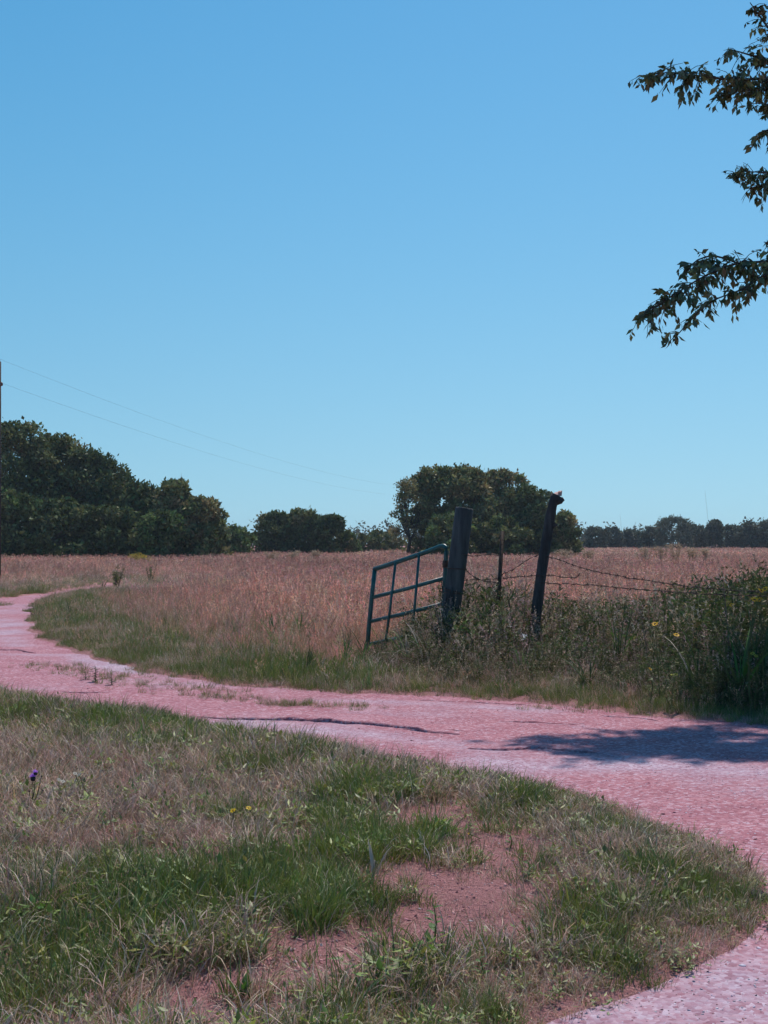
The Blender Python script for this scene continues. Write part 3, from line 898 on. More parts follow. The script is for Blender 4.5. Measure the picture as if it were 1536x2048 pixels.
def thicket():
    n0 = 8000
    px = rng.uniform(720, 1820, n0); py = rng.uniform(1296, 1440, n0)
    lo = np.interp(px, [720, 860, 1000, 1130, 1300, 1400, 1536, 1900], [1366, 1378, 1386, 1390, 1412, 1432, 1444, 1458])
    hi = np.interp(px, [720, 790, 900, 1100, 1300, 1536, 1900], [1335, 1310, 1298, 1300, 1305, 1310, 1320])
    k = (py < lo) & (py > hi)
    px, py, lo, hi = px[k], py[k], lo[k], hi[k]
    t = (lo - py) / (lo - hi)                               # 0 at the road, 1 at the back
    # wanted height of the weeds along the fence line
    H = np.interp(px, [720, 790, 860, 930, 1000, 1060, 1120, 1200, 1300, 1400, 1480, 1536, 1900], [.18, .40, .85, 1.15, 1.15, .98, .82, .82, .88, 1.0, 1.14, 1.22, 1.25])
    h = H * np.interp(t, [0, .25, .6, 1], [.22, .5, .9, 1.0]) * rng.uniform(.6, 1.15, len(px))
    dn = rng.random(len(px)) < np.where(px < 1150, .62, .8) * np.clip(.5 + t, 0, 1)
    px, py, h, t = px[dn], py[dn], h[dn], t[dn]
    g = np.array([G(a, b) for a, b in zip(px, py)])
    n = len(px)
    brown = np.interp(px, [720, 1150, 1350, 1536], [.66, .55, .35, .15])
    idx = np.where(rng.random(n) < brown, rng.integers(4, 8, n), rng.integers(0, 4, n))
    idx = np.where((px > 1330) & (rng.random(n) < .55), rng.integers(8, 11, n), idx)
    idx = np.where(rng.random(n) < np.interp(px, [720, 1100, 1300, 1536], [.42, .40, .28, .14]), rng.integers(11, 14, n), idx)
    idx = np.where(rng.random(n) < np.where(t > .3, .10, .02), rng.integers(14, 17, n), idx)
    base_h = np.where((idx > 7) & (idx < 11), 1.05, .75)
    s = h / base_h
    scl = np.column_stack([np.clip(s, .45, 1.2) * 1.05, np.clip(s, .45, 1.2) * 1.05, s])
    scatter('weed_thicket', np.column_stack([g, ground_z(g[:, 0], g[:, 1])]), upright(n, .16), scl, idx, jitter_tint(n, .7, 1.3, .08), C_WEED, M_WEED,
            'dense dark leafy weeds along the wire fence and gate post')
    print('weeds', n)
thicket()

# ------------------------------------------------------------------ gate and fence
def gate():
    YL, YR = 19.35, 18.55
    def W(px, py):
        return AT(px, py, YR + (YL - YR) * (893 - px) / 160.0)
    base = W(812, 1318)
    root = tag(empty('metal_gate', (base.x, base.y, 0.0)), 'teal tubular steel gate sagging open beside the thick round post', 'gate')
    o = Vector((base.x, base.y, 0))
    def tube(name, pts, r, sides=12, mat=M_TEAL, smooth=True):
        mb = MB(); mb.tube([p_ - o for p_ in pts], r, sides); return mb.build(name, mat, root, smooth)
    # outer frame: top rail bends down into the hinge stile
    cor = [W(748, 1139), W(800, 1122), W(850, 1105), W(874, 1095.5), W(882, 1092.5), W(888, 1092), W(892, 1096), W(893, 1103), W(892, 1115), W(890, 1160), W(887, 1220), W(884, 1295)]
    tube('frame', cor, .034, 14)
    tube('end_post', [W(750, 1136), W(744, 1190), W(738, 1250), W(733, 1318)], .034, 14)
    for a, b in (((745, 1195), (889, 1156)), ((741, 1243), (887, 1207)), ((737, 1289), (885, 1256))):
        tube('rail', [W(*a), W((a[0] + b[0]) / 2, (a[1] + b[1]) / 2 + 1.2), W(*b)], .028, 12)
    for a, b in (((791, 1126), (766, 1318)), ((838, 1110), (819, 1310))):
        off = Vector((0, -.038, 0))
        tube('brace', [W(*a) + off, W((a[0] + b[0]) / 2 + 1, (a[1] + b[1]) / 2) + off, W(*b) + off], .020, 10)
    for py in (1128, 1236):
        p0 = W(891, py)
        mb = MB(); mb.tube([p0 - o + Vector((-.045, 0, 0)), p0 - o + Vector((.07, 0, 0)), p0 - o + Vector((.16, -.02, .02))], .017, 8)
        mb.tube([p0 - o + Vector((0, 0, -.05)), p0 - o + Vector((0, 0, .05))], .043, 12)
        mb.build('hinge', M_STEEL, root, True)
    # latch chain hanging from the hinge stile
    mb = MB()
    for k in range(9):
        c = W(886, 1165 + k * 5.2) - o + Vector((-.02 + .012 * math.sin(k * 1.3), -.04, 0))
        ang = np.linspace(0, 2 * math.pi, 9)
        ring = [c + Vector((.018 * math.cos(a) * (k % 2), .018 * math.cos(a) * (1 - k % 2), .026 * math.sin(a))) for a in ang]
        mb.tube(ring, .006, 5, False)
    tag(mb.build('chain', M_STEEL, root, True), kind='stuff')
gate()

def gate_post():
    Y = 18.35
    base = AT(889, 1335, Y); base.z = 0
    root = tag(empty('gate_post', base), 'thick dark round gate post leaning right behind the gate', 'post')
    pts = [AT(889, 1345, Y), AT(897, 1270, Y), AT(905, 1200, Y), AT(913, 1140, Y), AT(921, 1080, Y), AT(928.5, 1019, Y), AT(929, 1015.5, Y)]
    mb = MB(); mb.tube([q - base for q in pts], [.135, .134, .131, .130, .129, .127, .119], 28, True, bump=.012)
    mb.build('post_shaft', M_POST, root, True)
    for py, tilt in ((1137, .2), (1182, -.35), (1186, .15), (1214, .1)):
        c = AT(897 + (1270 - py) * .125, py, Y) - base
        ang = np.linspace(0, 2 * math.pi, 25)
        mb = MB(); mb.tube([c + Vector((.139 * math.cos(a), .139 * math.sin(a), .05 * tilt * math.cos(a) - .017 * math.cos(a))) for a in ang], .008, 6, False)
        mb.build('wire_wrap', M_WIRE, root, True)
    # a rotten split at the weathered lower side
    mb = MB()
    for k in range(7):
        p0 = AT(893 + k * 3.4, 1178 + rng.uniform(-6, 6), Y) - base + Vector((0, -.133 + .02 * abs(k - 3), 0))
        mb.tube([p0, p0 + Vector((rng.uniform(-.02, .02), -.02, -.12)), p0 + Vector((rng.uniform(-.05, .05), -.03, -.30))], [.016, .013, .004], 5)
    tag(mb.build('bark_flakes', M_WOODPOST, root), kind='stuff')
gate_post()

def leaning_post():
    Y = 17.9
    base = AT(1063, 1330, Y); base.z = 0
    root = tag(empty('fence_post', base), 'crooked slim wooden fence post with pale snapped off top', 'post')
    cl = [(1062, 1340, .078), (1066, 1290, .077), (1070, 1245, .076), (1075, 1205, .073), (1080, 1165, .072), (1086, 1125, .071), (1091, 1090, .070), (1096, 1060, .070), (1100, 1035, .067),
          (1105, 1012, .064), (1109, 998, .068), (1113, 990, .074)]
    P = [AT(a, b, Y) - base for a, b, r in cl]
    mb = MB(); mb.tube(P, [r for a, b, r in cl], 16, True, bump=.07)
    shaft = mb.build('post_shaft', M_WOODPOST, root, True)
    # snapped top: a slanting splintered face
    mb = MB()
    c = P[-1]
    ang = np.arange(16) / 16 * 2 * math.pi
    ring = [c + Vector((.072 * math.cos(a), .072 * math.sin(a), -.012)) for a in ang]
    top = [c + Vector((.068 * math.cos(a) + .012, .066 * math.sin(a), .024 + .030 * math.cos(a) + .022 * math.sin(a) + rng.uniform(-.012, .016))) for a in ang]
    V = [tuple(q) for q in ring + top] + [tuple(c + Vector((.0, 0, .012)))]
    mb.add(V, [[k, (k + 1) % 16, 16 + (k + 1) % 16, 16 + k] for k in range(16)], [[16 + k, 16 + (k + 1) % 16, 32] for k in range(16)])
    for k in range(9):
        a = rng.uniform(-1.6, 1.2)
        p0 = c + Vector((.055 * math.cos(a) + .01, .055 * math.sin(a), .02))
        mb.tube([p0, p0 + Vector((rng.uniform(.0, .02), rng.uniform(-.01, .02), rng.uniform(.012, .04)))], [.014, .002], 5)
    tag(mb.build('broken_top', M_BROKEN, root), 'pale pinkish splintered wood')
    # stub of a lost branch and a knot
    mb = MB(); p0 = AT(1112, 1003, Y) - base
    mb.tube([p0, p0 + Vector((.06, -.02, .012)), p0 + Vector((.098, -.03, .04))], [.058, .046, .030], 9, True, bump=.1)
    mb.build('branch_stub', M_WOODPOST, root, True)
    mb = MB(); p0 = AT(1102, 1049, Y) - base
    mb.tube([p0 + Vector((0, -.02, -.06)), p0 + Vector((.052, -.05, 0)), p0 + Vector((.01, -.03, .07))], [.02, .042, .015], 8, True, bump=.12)
    mb.build('knot', M_WOODPOST, root, True)
leaning_post()

def t_post():
    Y = 18.7
    base = AT(991, 1310, Y); base.z = 0
    root = tag(empty('steel_t_post', base), 'thin dark steel post between the thick post and the crooked one', 'post')
    a, b = AT(990, 1320, Y) - base, AT(1005, 1062, Y) - base
    ax = (b - a)
    mb = MB()
    side = Vector((1, .3, 0)).normalized(); fw = Vector((-.3, 1, 0)).normalized()
    def bar(w, d, off):
        V = []
        for p0 in (a, b):
            for sx, sy in ((-1, -1), (1, -1), (1, 1), (-1, 1)):
                V.append(tuple(p0 + off + side * sx * w / 2 + fw * sy * d / 2))
        mb.add(V, [[0, 1, 5, 4], [1, 2, 6, 5], [2, 3, 7, 6], [3, 0, 4, 7], [4, 5, 6, 7], [3, 2, 1, 0]])
    bar(.056, .010, Vector((0, 0, 0))); bar(.010, .045, fw * .0275)
    mb.build('post_bar', M_STEEL, root)
    mb = MB()
    for k in range(14):
        mb.box(a + ax * (.45 + k * .037) - fw * .012, (.022, .016, .014))
    tag(mb.build('studs', M_STEEL, root), kind='stuff')
t_post()

def barbed(pts, label, r=.0048, barb=.16):
    P = [AT(*q) for q in pts]
    base = P[0].copy()
    c = catmull([tuple(q - base) for q in P], .05)
    t = np.arange(len(c))
    c = c + np.column_stack([np.zeros(len(c)), rng.normal(0, .004, len(c)), rng.normal(0, .004, len(c))])
    root = tag(empty('barbed_wire', base), label, 'wire')
    mb = MB()
    mb.tube(c + np.column_stack([0 * t, .005 * np.cos(t * .9), .005 * np.sin(t * .9)]), r * .75, 5)
    mb.tube(c - np.column_stack([0 * t, .005 * np.cos(t * .9), .005 * np.sin(t * .9)]), r * .75, 5)
    mb.build('strand', M_WIRE, root)
    step = max(2, int(barb / .05))
    mb = MB()
    for k in range(step, len(c) - 1, step):
        p0 = c[k]
        for d in ((.012, .01, .03), (-.012, -.01, .03), (.014, -.02, -.026), (-.014, .02, -.026)):
            mb.tube([p0, p0 + np.array(d)], [.005, .002], 4)
    if mb.n: tag(mb.build('barbs', M_WIRE, root), kind='stuff')
barbed([(1092, 1112, 17.85), (1125, 1122, 17.5), (1160, 1135, 17.1), (1215, 1148, 16.6), (1290, 1160, 16.0), (1360, 1171, 15.6), (1430, 1178, 15.3), (1500, 1183, 15.0), (1640, 1186, 14.6)],
       'rusty barbed wire sagging from the crooked post into the right hand weeds')
barbed([(915, 1161, 18.25), (950, 1160, 18.4), (998, 1157, 18.62), (1040, 1153, 18.2), (1082, 1151, 17.8), (1120, 1153, 17.7), (1148, 1156, 17.6), (1156, 1152, 17.6), (1160, 1147, 17.6)],
       'barbed wire from thick post ending in a loose hooked end past crooked post')
barbed([(1001, 1150, 18.62), (1025, 1140, 18.4), (1055, 1120, 18.1), (1092, 1103, 17.85)], 'short barbed wire rising from the thin steel post to the crooked post', barb=.25)
barbed([(922, 1108, 18.22), (945, 1112, 18.3), (975, 1109, 18.5), (1003, 1112, 18.66)], 'upper faint wire between the thick post and thin steel post', .005, .3)
barbed([(926, 1130, 18.25), (940, 1148, 18.3), (962, 1160, 18.4), (985, 1164, 18.5), (999, 1166, 18.62)], 'drooping slack wire between the thick post and thin steel post', .006, .3)
barbed([(1080, 1166, 17.8), (1180, 1170, 16.9), (1290, 1180, 16.1), (1400, 1187, 15.5), (1536, 1192, 15.0), (1640, 1194, 14.7)], 'lowest faint wire running right from the crooked post', .005, .3)

# ------------------------------------------------------------------ utility pole and lines
def pole_and_lines():
    def pole(px, Y, label):
        x = GX(px, Y)
        root = tag(empty('utility_pole', (x, Y, 0)), label, 'pole', 'wooden poles of the power line')
        mb = MB(); mb.tube([(0, 0, -.1), (0, 0, 4.5), (0, 0, 9.0)], [.15, .13, .10], 12); mb.build('pole_shaft', M_POLE, root, True)
        mb = MB(); mb.box((0, -.16, 8.0), (.11, .12, .10)); mb.tube([(0, -.1, 8.0), (.16, -.16, 8.02)], .02, 6); mb.build('bracket', M_POLE, root)
        for z, dx in ((9.05, 0), (8.06, .17)):
            mb = MB(); mb.tube([(dx, -.16 if dx else 0, z - .06), (dx, -.16 if dx else 0, z), (dx, -.16 if dx else 0, z + .05), (dx, -.16 if dx else 0, z + .1)], [.03, .06, .05, .025], 10)
            mb.build('insulator', M_PORCELAIN, root, True)
        return x
    x0 = pole(-5, 52, 'dark utility pole at the left edge of the picture')
    x1 = pole(905, 172, 'far utility pole behind the tree clump beyond the gate')
    for z, dx, sag, label in ((9.12, 0, 1.75, 'upper thin power line crossing the sky above the left wood'), (8.12, .17, 1.75, 'lower thin power line crossing the sky above the left wood')):
        a, b = Vector((x0 + dx, 52, z)), Vector((x1 + dx, 172, z))
        pts = []
        for k in range(61):
            t = k / 60
            q = a.lerp(b, t); q.z -= sag * 4 * t * (1 - t)
            pts.append(tuple(q - a))
        mb = MB(); mb.tube(pts, .0032, 5)
        l = mb.build('power_line', M_CABLE); l.location = a
        tag(l, label, 'cable')
        b0 = a - Vector((26, -10, -.2)); pts = []
        for k in range(21):
            t = k / 20; q = a.lerp(b0, t); q.z -= .4 * 4 * t * (1 - t); pts.append(tuple(q - a))
pole_and_lines()

# ------------------------------------------------------------------ far trees
DARK = [(0.072, 0.098, 0.036), (0.090, 0.115, 0.042), (0.060, 0.082, 0.032), (0.110, 0.125, 0.05)]
OAK = [(0.125, 0.145, 0.054), (0.155, 0.160, 0.064), (0.10, 0.12, 0.048), (0.20, 0.175, 0.08)]
RUST = [(0.20, 0.185, 0.075), (0.25, 0.20, 0.088), (0.15, 0.15, 0.06), (0.29, 0.225, 0.105)]
LIGHT = [(0.115, 0.165, 0.055), (0.14, 0.185, 0.065), (0.095, 0.14, 0.048)]
GREY = [(0.085, 0.098, 0.066), (0.10, 0.108, 0.075), (0.072, 0.084, 0.06)]  # greens greyed for the distance, haze put into the leaf colour

def far_tree(px, Y, top_py, half_px, label, pal, nclump=46, nleaf=210, size=.36, base=.05, sparse=1.0, group=None, name='oak_tree', squash=1.0, tipcol=None, limb_n=9):
    x = GX(px, Y); H = top_h(top_py, Y); R = half_px / F_PX * Y
    nclump, nleaf = int(nclump * 2.1), int(nleaf * .55)
    root = tag(empty(name, (x, Y, 0)), label, 'tree', group)
    tt = rng.random(nclump) ** .78 * (1 - base) + base
    lob = rng.uniform(0, 6.28, 3)
    an = rng.uniform(0, 6.28, nclump)
    prof = np.where(tt < .5, .82 + .36 * tt, np.sqrt(np.clip(1 - ((tt - .5) / .53) ** 2.0, .02, 1))) * (1 + .16 * np.sin(an * 2 + lob[0]) + .12 * np.sin(an * 3 + tt * 7 + lob[1]))
    rr = R * .90 * prof * rng.uniform(.2, 1.0, nclump) ** .5
    cr = rng.uniform(.11, .27, nclump) * min(R, H * .5)
    cc_ = np.column_stack([rr * np.cos(an), rr * np.sin(an) * squash, tt * (H - cr * .55)])
    cc_[:, 2] = np.maximum(cc_[:, 2], cr * .45)
    mb = MB()
    trunk_top = H * .55
    wob = rng.normal(0, .25, (5, 2))
    tp = [(wob[k, 0] * k * .25, wob[k, 1] * k * .25, -.1 + trunk_top * k / 4) for k in range(5)]
    mb.tube(tp, np.linspace(.026 * H, .012 * H, 5), 8)
    mb.build('trunk', M_BARK, root, True)
    lm = MB()
    for k in rng.permutation(nclump)[:limb_n]:
        st = np.array(tp[int(rng.integers(2, 5))]); en = cc_[k]
        mid = (st + en) / 2 + np.array([0, 0, -.06 * H]) + rng.normal(0, .1, 3)
        lm.tube([st, mid, en, en + (en - mid) * .3], [.011 * H, .008 * H, .005 * H, .001 * H], 5)
    lm.build('limbs', M_BARK, root, True)
    N_ = []
    m = int(nleaf * sparse); nclump_ = nclump
    lb = MB()
    for k in range(nclump):
        mm = int(m * rng.uniform(.7, 1.3))
        u = rot_rand(mm, .25); rad = cr[k] * rng.uniform(.25, 1.0, mm) ** .45 * (1 + .6 * (rng.random(mm) < .14))
        C = cc_[k] + u * rad[:, None] * np.array([1.1, 1.1, .85])
        C[:, 2] = np.maximum(C[:, 2], .08)
        U = rot_rand(mm) + u * .5; U /= np.linalg.norm(U, axis=1)[:, None]
        hue = np.array(pal[rng.integers(len(pal))]) * rng.uniform(.8, 1.25)
        if tipcol is not None and cc_[k, 2] > H * .62 and rng.random() < .4:  # sunlit tops put into the leaf colour; rusty tops come in here too
            hue = np.array(tipcol[rng.integers(len(tipcol))]) * rng.uniform(.8, 1.2)
        cl = np.column_stack([hue[None] * rng.uniform(.6, 1.9, (mm, 1)) * (1 + rng.normal(0, .05, (mm, 3))), np.ones(mm)])
        L_ = size * rng.uniform(.55, 1.3, mm)
        lb.leaves(C, U, perp(U), L_, L_ * rng.uniform(.4, .7, mm), cl, .1)
    lb.build('crown', M_LEAF, root)
    return root

LW = 'trees of the dark wood on the left'
far_tree(-190, 108, 880, 150, 'dark tree beyond the left edge of the picture', DARK, 40, 150, group=LW)
far_tree(-70, 112, 858, 130, 'dark tall tree cut by the left picture edge', DARK, 46, 170, group=LW)
far_tree(30, 106, 850, 95, 'tallest dark tree behind the utility pole', DARK, 64, 250, tipcol=OAK, group=LW)
far_tree(115, 109, 872, 92, 'tall dark tree second from the utility pole', DARK, 64, 250, tipcol=OAK, group=LW)
far_tree(180, 107, 905, 72, 'dark rounded tree on the sloping shoulder of the left wood', DARK, 60, 240, tipcol=OAK, group=LW)
far_tree(232, 112, 948, 66, 'dark tree where the left wood drops towards the lower trees', DARK, 50, 220, group=LW)
far_tree(285, 106, 968, 58, 'mid green pointed tree right of the tall dark wood', DARK + LIGHT[:1], 46, 210, tipcol=OAK, group=LW)
far_tree(350, 102, 963, 44, 'slender tree with rusty brown top right of the wood', OAK, 44, 200, tipcol=RUST, group=LW)
far_tree(405, 101, 998, 52, 'dark brownish bushy tree ending the left wood', OAK, 50, 210, tipcol=RUST, group=LW)
far_tree(120, 101, 1000, 105, 'low dark scrub tree under the tall wood', DARK, 36, 200, group=LW)
far_tree(20, 100, 985, 80, 'green low scrub tree beside the utility pole', DARK + LIGHT[:1], 36, 200, group=LW)
far_tree(322, 99, 1025, 62, 'green low bush in front of the rusty topped tree', LIGHT + DARK, 30, 190, group=LW)
far_tree(225, 101, 1010, 75, 'low dark bush at the foot of the wood shoulder', DARK, 30, 190, group=LW)
far_tree(470, 125, 1056, 42, 'low light green bush between the wood and the two small trees', LIGHT, 28, 170, name='bush', group=LW)
far_tree(555, 132, 1027, 44, 'small spreading tree left of the pair in mid distance', DARK + OAK[:1], 38, 190, tipcol=OAK)
far_tree(605, 130, 1022, 46, 'small round tree in the middle of the low mid distance trees', DARK, 40, 190, tipcol=OAK)
far_tree(660, 128, 1034, 36, 'small dark tree with ragged top right of the round one', DARK, 36, 180)
far_tree(692, 134, 1068, 26, 'very low bush at the right end of the small trees', OAK + LIGHT, 22, 150, name='bush')
CG = 'trees of the clump behind the gate'
far_tree(760, 150, 1063, 46, 'low dark bush left of the clump behind the gate', OAK, 30, 150, name='bush', group=CG)
far_tree(816, 116, 957, 38, 'thin rusty leaved tree with visible trunk at left of clump', RUST + OAK, 36, 95, size=.22, base=.30, group=CG, limb_n=20)
far_tree(872, 118, 936, 56, 'tall green tree left of the thick gate post', OAK, 60, 230, tipcol=OAK + RUST[:1], group=CG)
far_tree(935, 117, 936, 66, 'tall tree right behind the thick gate post', OAK, 60, 230, tipcol=RUST, group=CG)
far_tree(1003, 119, 941, 62, 'tall tree between the thick post and the crooked post', OAK, 60, 230, tipcol=RUST, group=CG)
far_tree(1062, 117, 974, 50, 'mid height tree behind the crooked post', OAK + DARK, 46, 210, group=CG)
far_tree(1118, 118, 1026, 44, 'low brownish tree right of the crooked post', OAK + RUST[:2], 40, 190, group=CG)
far_tree(900, 112, 1030, 70, 'low green bush at the foot of the clump left side', OAK + LIGHT[:1], 34, 190, name='bush', group=CG)
far_tree(1010, 112, 1035, 60, 'low green bush at the foot of the clump right side', OAK + DARK, 34, 190, name='bush', group=CG)
RG = 'far grey green trees on the right horizon'
for px, Y, ty, hw, lab in ((1190, 225, 1054, 26, 'small far tree just right of the clump'), (1225, 235, 1056, 26, 'second small far tree right of the clump'),
        (1262, 240, 1061, 24, 'lowest far tree in the gap on the right horizon'), (1300, 230, 1055, 28, 'far tree left of the domed far tree'),
        (1345, 222, 1033, 46, 'widest domed far tree on the right horizon'), (1392, 232, 1050, 30, 'far tree just right of the domed far tree'),
        (1430, 226, 1041, 20, 'narrow far tree with small rounded top on right horizon'), (1465, 232, 1052, 32, 'broad low far tree near the right edge'),
        (1502, 228, 1046, 26, 'far tree second from the right picture edge'), (1545, 226, 1038, 34, 'far tree cut by the right picture edge'),
        (1620, 228, 1045, 44, 'far tree beyond the right picture edge')):
    far_tree(px, Y, ty, hw, lab, GREY, 34, 110, size=.42, group=RG, limb_n=4)

# thin summer haze over the whole place
def haze_box():
    mb = MB(); mb.box((0, 400, 6.75), (3040, 2240, 15.5))
    m, nt, N, L = new_mat('haze_air')
    v = N.new('ShaderNodeVolumePrincipled')
    v.inputs['Color'].default_value = (.82, .9, 1, 1)
    v.inputs['Density'].default_value = .00030
    o = N.new('ShaderNodeOutputMaterial'); L.new(v.outputs[0], o.inputs['Volume'])
    tag(mb.build('haze', m), 'thin pale summer haze in the air', kind='stuff')
haze_box()

# the far wood that closes the horizon reads as one mass
def far_wood():
    lb = MB()
    for k in range(260):
        x = rng.uniform(-170, 170); y = rng.uniform(300, 345); h = rng.uniform(3.0, 5.6) + 2.2 * fnoise(x, 0, .05, 201, 2)
        for q in range(3):
            c = np.array([x + rng.normal(0, 1.5), y + rng.normal(0, 1), h * (.25 + .3 * q)])
            mm = 34
            u = rot_rand(mm, .3)
            C = c + u * (h * .32) * rng.uniform(.4, 1, mm)[:, None]; C[:, 2] = np.maximum(C[:, 2], .1)
            U = rot_rand(mm)
            hue = np.array(GREY[rng.integers(3)]) * rng.uniform(.8, 1.2)
            lb.leaves(C, U, perp(U), rng.uniform(.5, 1.0, mm), rng.uniform(.35, .6, mm), np.column_stack([hue[None] * rng.uniform(.75, 1.3, (mm, 1)), np.ones(mm)]))
    tag(lb.build('distant_wood', M_LEAF), 'low far wood closing the horizon behind the meadow', kind='stuff')
far_wood()

# ------------------------------------------------------------------ the near tree whose boughs hang in from the right
NEARC = [(0.095, 0.125, 0.036), (0.12, 0.145, 0.042), (0.075, 0.10, 0.03), (0.13, 0.145, 0.045)]
NEAR_SUNLIT = [(0.22, 0.24, 0.05), (0.26, 0.25, 0.06)]  # brighter yellow-green, sunlight on the leaves put into their colour
def near_tree():
    base = Vector((7.3, 17.2, 0.0))
    root = tag(empty('overhanging_tree', base), 'near leafy tree whose drooping boughs hang in from the right edge', 'tree')
    o = np.array(base)
    tp = np.array([(0, 0, -.15), (-.05, .02, 1.2), (.05, .1, 2.6), (-.1, .05, 4.2), (-.15, -.1, 6.0), (-.2, 0, 8.0), (-.3, .1, 10.8)])
    mb = MB(); mb.tube(tp, [.34, .27, .24, .22, .18, .12, .05], 14, True, bump=.06); mb.build('trunk', M_BARK, root, True)
    lb = MB()          # leaves
    lm = MB()          # twigs off the crown
    def spray(at_, dirv, n, length, leaf):
        """a twig with drooping leaves"""
        dirv = dirv / (np.linalg.norm(dirv) + 1e-9)
        end = at_ + dirv * length + np.array([0, 0, -.25 * length])
        t = rng.uniform(.1, 1.05, n)
        C = at_ + (end - at_) * t[:, None] + rng.normal(0, .012, (n, 3))
        U = dirv * .35 + rot_rand(n) * .75 + np.array([0, 0, -.85]); U /= np.linalg.norm(U, axis=1)[:, None]
        hue = np.array(NEARC[rng.integers(len(NEARC))]) * rng.uniform(.8, 1.2)
        if rng.random() < .10: hue = np.array(NEAR_SUNLIT[rng.integers(2)])
        cl = np.column_stack([hue[None] * rng.uniform(.7, 1.35, (n, 1)), np.ones(n)])
        L_ = leaf * rng.uniform(.6, 1.25, n)
        lb.leaves(C, U, perp(U), L_, L_ * rng.uniform(.36, .52, n), cl, .12)
        return end
    def bough(pts, r0, name='branch', twigs=22, tl=.22, leaf=.10, nl=14, t0=0.0, spread=1.0, from_trunk=None, bare=0.0):
        P = [np.array(AT(*q)) - o for q in pts]
        if from_trunk is not None:
            P = [tp[from_trunk]] + P
        c = catmull(P, .08)
        rad = np.linspace(r0, .005, len(c))
        b = MB(); b.tube(c, rad, 7)
        ob = b.build(name, M_BARK, root, True)
        L0 = len(c)
        # only foliage on the outer stretch given in the list of points
        k0 = 0
        if from_trunk is not None:
            k0 = int(np.argmin(np.linalg.norm(c - P[1], axis=1)))
        tb = MB()
        for k in range(twigs):
            i = int(k0 + (L0 - 1 - k0) * (t0 + (1 - t0) * rng.random()))
            d = rot_rand(1)[0] * np.array([1, .8, .8]) * spread
            tang = c[min(i + 3, L0 - 1)] - c[max(i - 3, 0)]
            d = d + .5 * tang / (np.linalg.norm(tang) + 1e-9)
            ln = tl * rng.uniform(.5, 1.3)
            e = spray(c[i], d, int(nl * rng.uniform(.6, 1.4)), ln, leaf)
            tb.tube([c[i], (c[i] + e) / 2 + np.array([0, 0, .1 * ln]), e], [.005, .004, .002], 4, False)
        tb.tube([c[-2], c[-1]], .004, 4)
        tag(tb.build('twigs', M_BARK, ob), kind='stuff')
        return c
    # boughs seen in the picture
    bough([(1700, 215, 15.8), (1600, 175, 15.4), (1536, 158, 15.2), (1470, 160, 15.0), (1400, 152, 14.9), (1340, 145, 14.8), (1285, 152, 14.8)], .05, twigs=86, tl=.24, from_trunk=5, t0=.28, nl=9)
    bough([(1620, 150, 15.6), (1560, 130, 15.5), (1500, 110, 15.4), (1465, 100, 15.3)], .03, twigs=46, tl=.24, nl=10)
    bough([(1620, 190, 15.2), (1560, 180, 15.1), (1500, 180, 15.0), (1445, 178, 15.0)], .03, twigs=46, tl=.24, nl=10)
    bough([(1600, 140, 15.9), (1555, 80, 15.9), (1525, 40, 15.9), (1500, 5, 15.9)], .03, twigs=40, tl=.22, nl=10)
    bough([(1610, 230, 14.9), (1560, 215, 14.9), (1515, 205, 14.8)], .02, twigs=20, tl=.2, nl=9)
    bough([(1640, 260, 14.8), (1570, 255, 14.7), (1525, 262, 14.6)], .02, twigs=22, tl=.18, from_trunk=4, t0=.3)
    bough([(1680, 350, 14.8), (1600, 345, 14.6), (1536, 345, 14.4), (1495, 345, 14.3), (1468, 362, 14.3)], .03, twigs=40, tl=.20, from_trunk=4, t0=.35, nl=8)
    bough([(1560, 360, 14.5), (1520, 372, 14.4), (1490, 378, 14.4)], .012, twigs=16, tl=.16, nl=8)
    bough([(1720, 470, 14.4), (1620, 505, 14.0), (1536, 522, 13.8), (1470, 528, 13.6), (1410, 552, 13.5), (1350, 588, 13.4), (1300, 622, 13.3), (1272, 645, 13.3)], .04, twigs=110, tl=.20, from_trunk=3, t0=.30, nl=8, spread=1.0)
    bough([(1700, 500, 14.0), (1600, 520, 13.7), (1536, 546, 13.5), (1485, 578, 13.4), (1425, 602, 13.3), (1385, 636, 13.2), (1350, 676, 13.2)], .035, twigs=50, tl=.14, from_trunk=3, t0=.36, nl=7)
    bough([(1470, 524, 13.7), (1430, 512, 13.7), (1395, 520, 13.7), (1370, 545, 13.6)], .012, twigs=20, tl=.13, nl=7)
    bough([(1600, 480, 13.9), (1560, 490, 13.9), (1528, 484, 13.8)], .012, twigs=12, tl=.14, nl=7)
    # rest of the crown, out of view, clumps placed to shade road and weeds
    made, tries = 0, 0
    while made < 300 and tries < 30000:
        tries += 1
        d = rot_rand(1)[0] * rng.uniform(.35, 1.0) ** .5
        if tries % 4 == 0 and made < 165:
            h_ = rng.uniform(8.5, 10.9)
            q = np.array([1.3 + 3.7 * rng.random() ** .75 + .2 * h_, rng.uniform(10.35, 11.8) + .58 * h_, h_])
        elif tries % 4 == 1:
            h_ = rng.uniform(9.4, 12.0)
            q = np.array([rng.uniform(3.1, 6.5) + .2 * h_, rng.uniform(12.0, 15.5) + .58 * h_, h_])
        else: q = np.array([6.4, 17.2, 7.6]) + d * np.array([5.0, 5.2, 4.6])
        if q[2] < 3.4: continue
        r = rng.uniform(.22, .42) if tries % 4 == 0 else rng.uniform(.45, .75)
        bad = False
        for dz in (-r, 0, r):
            for dx in (-r - .25, r + .25):
                x_, y_ = to_px(q[0] + dx, q[1], q[2] + dz - .15)
                if x_ < 1552 and y_ > -25: bad = True
        sx_, sy_ = q[0] - .2 * q[2], q[1] - .58 * q[2]
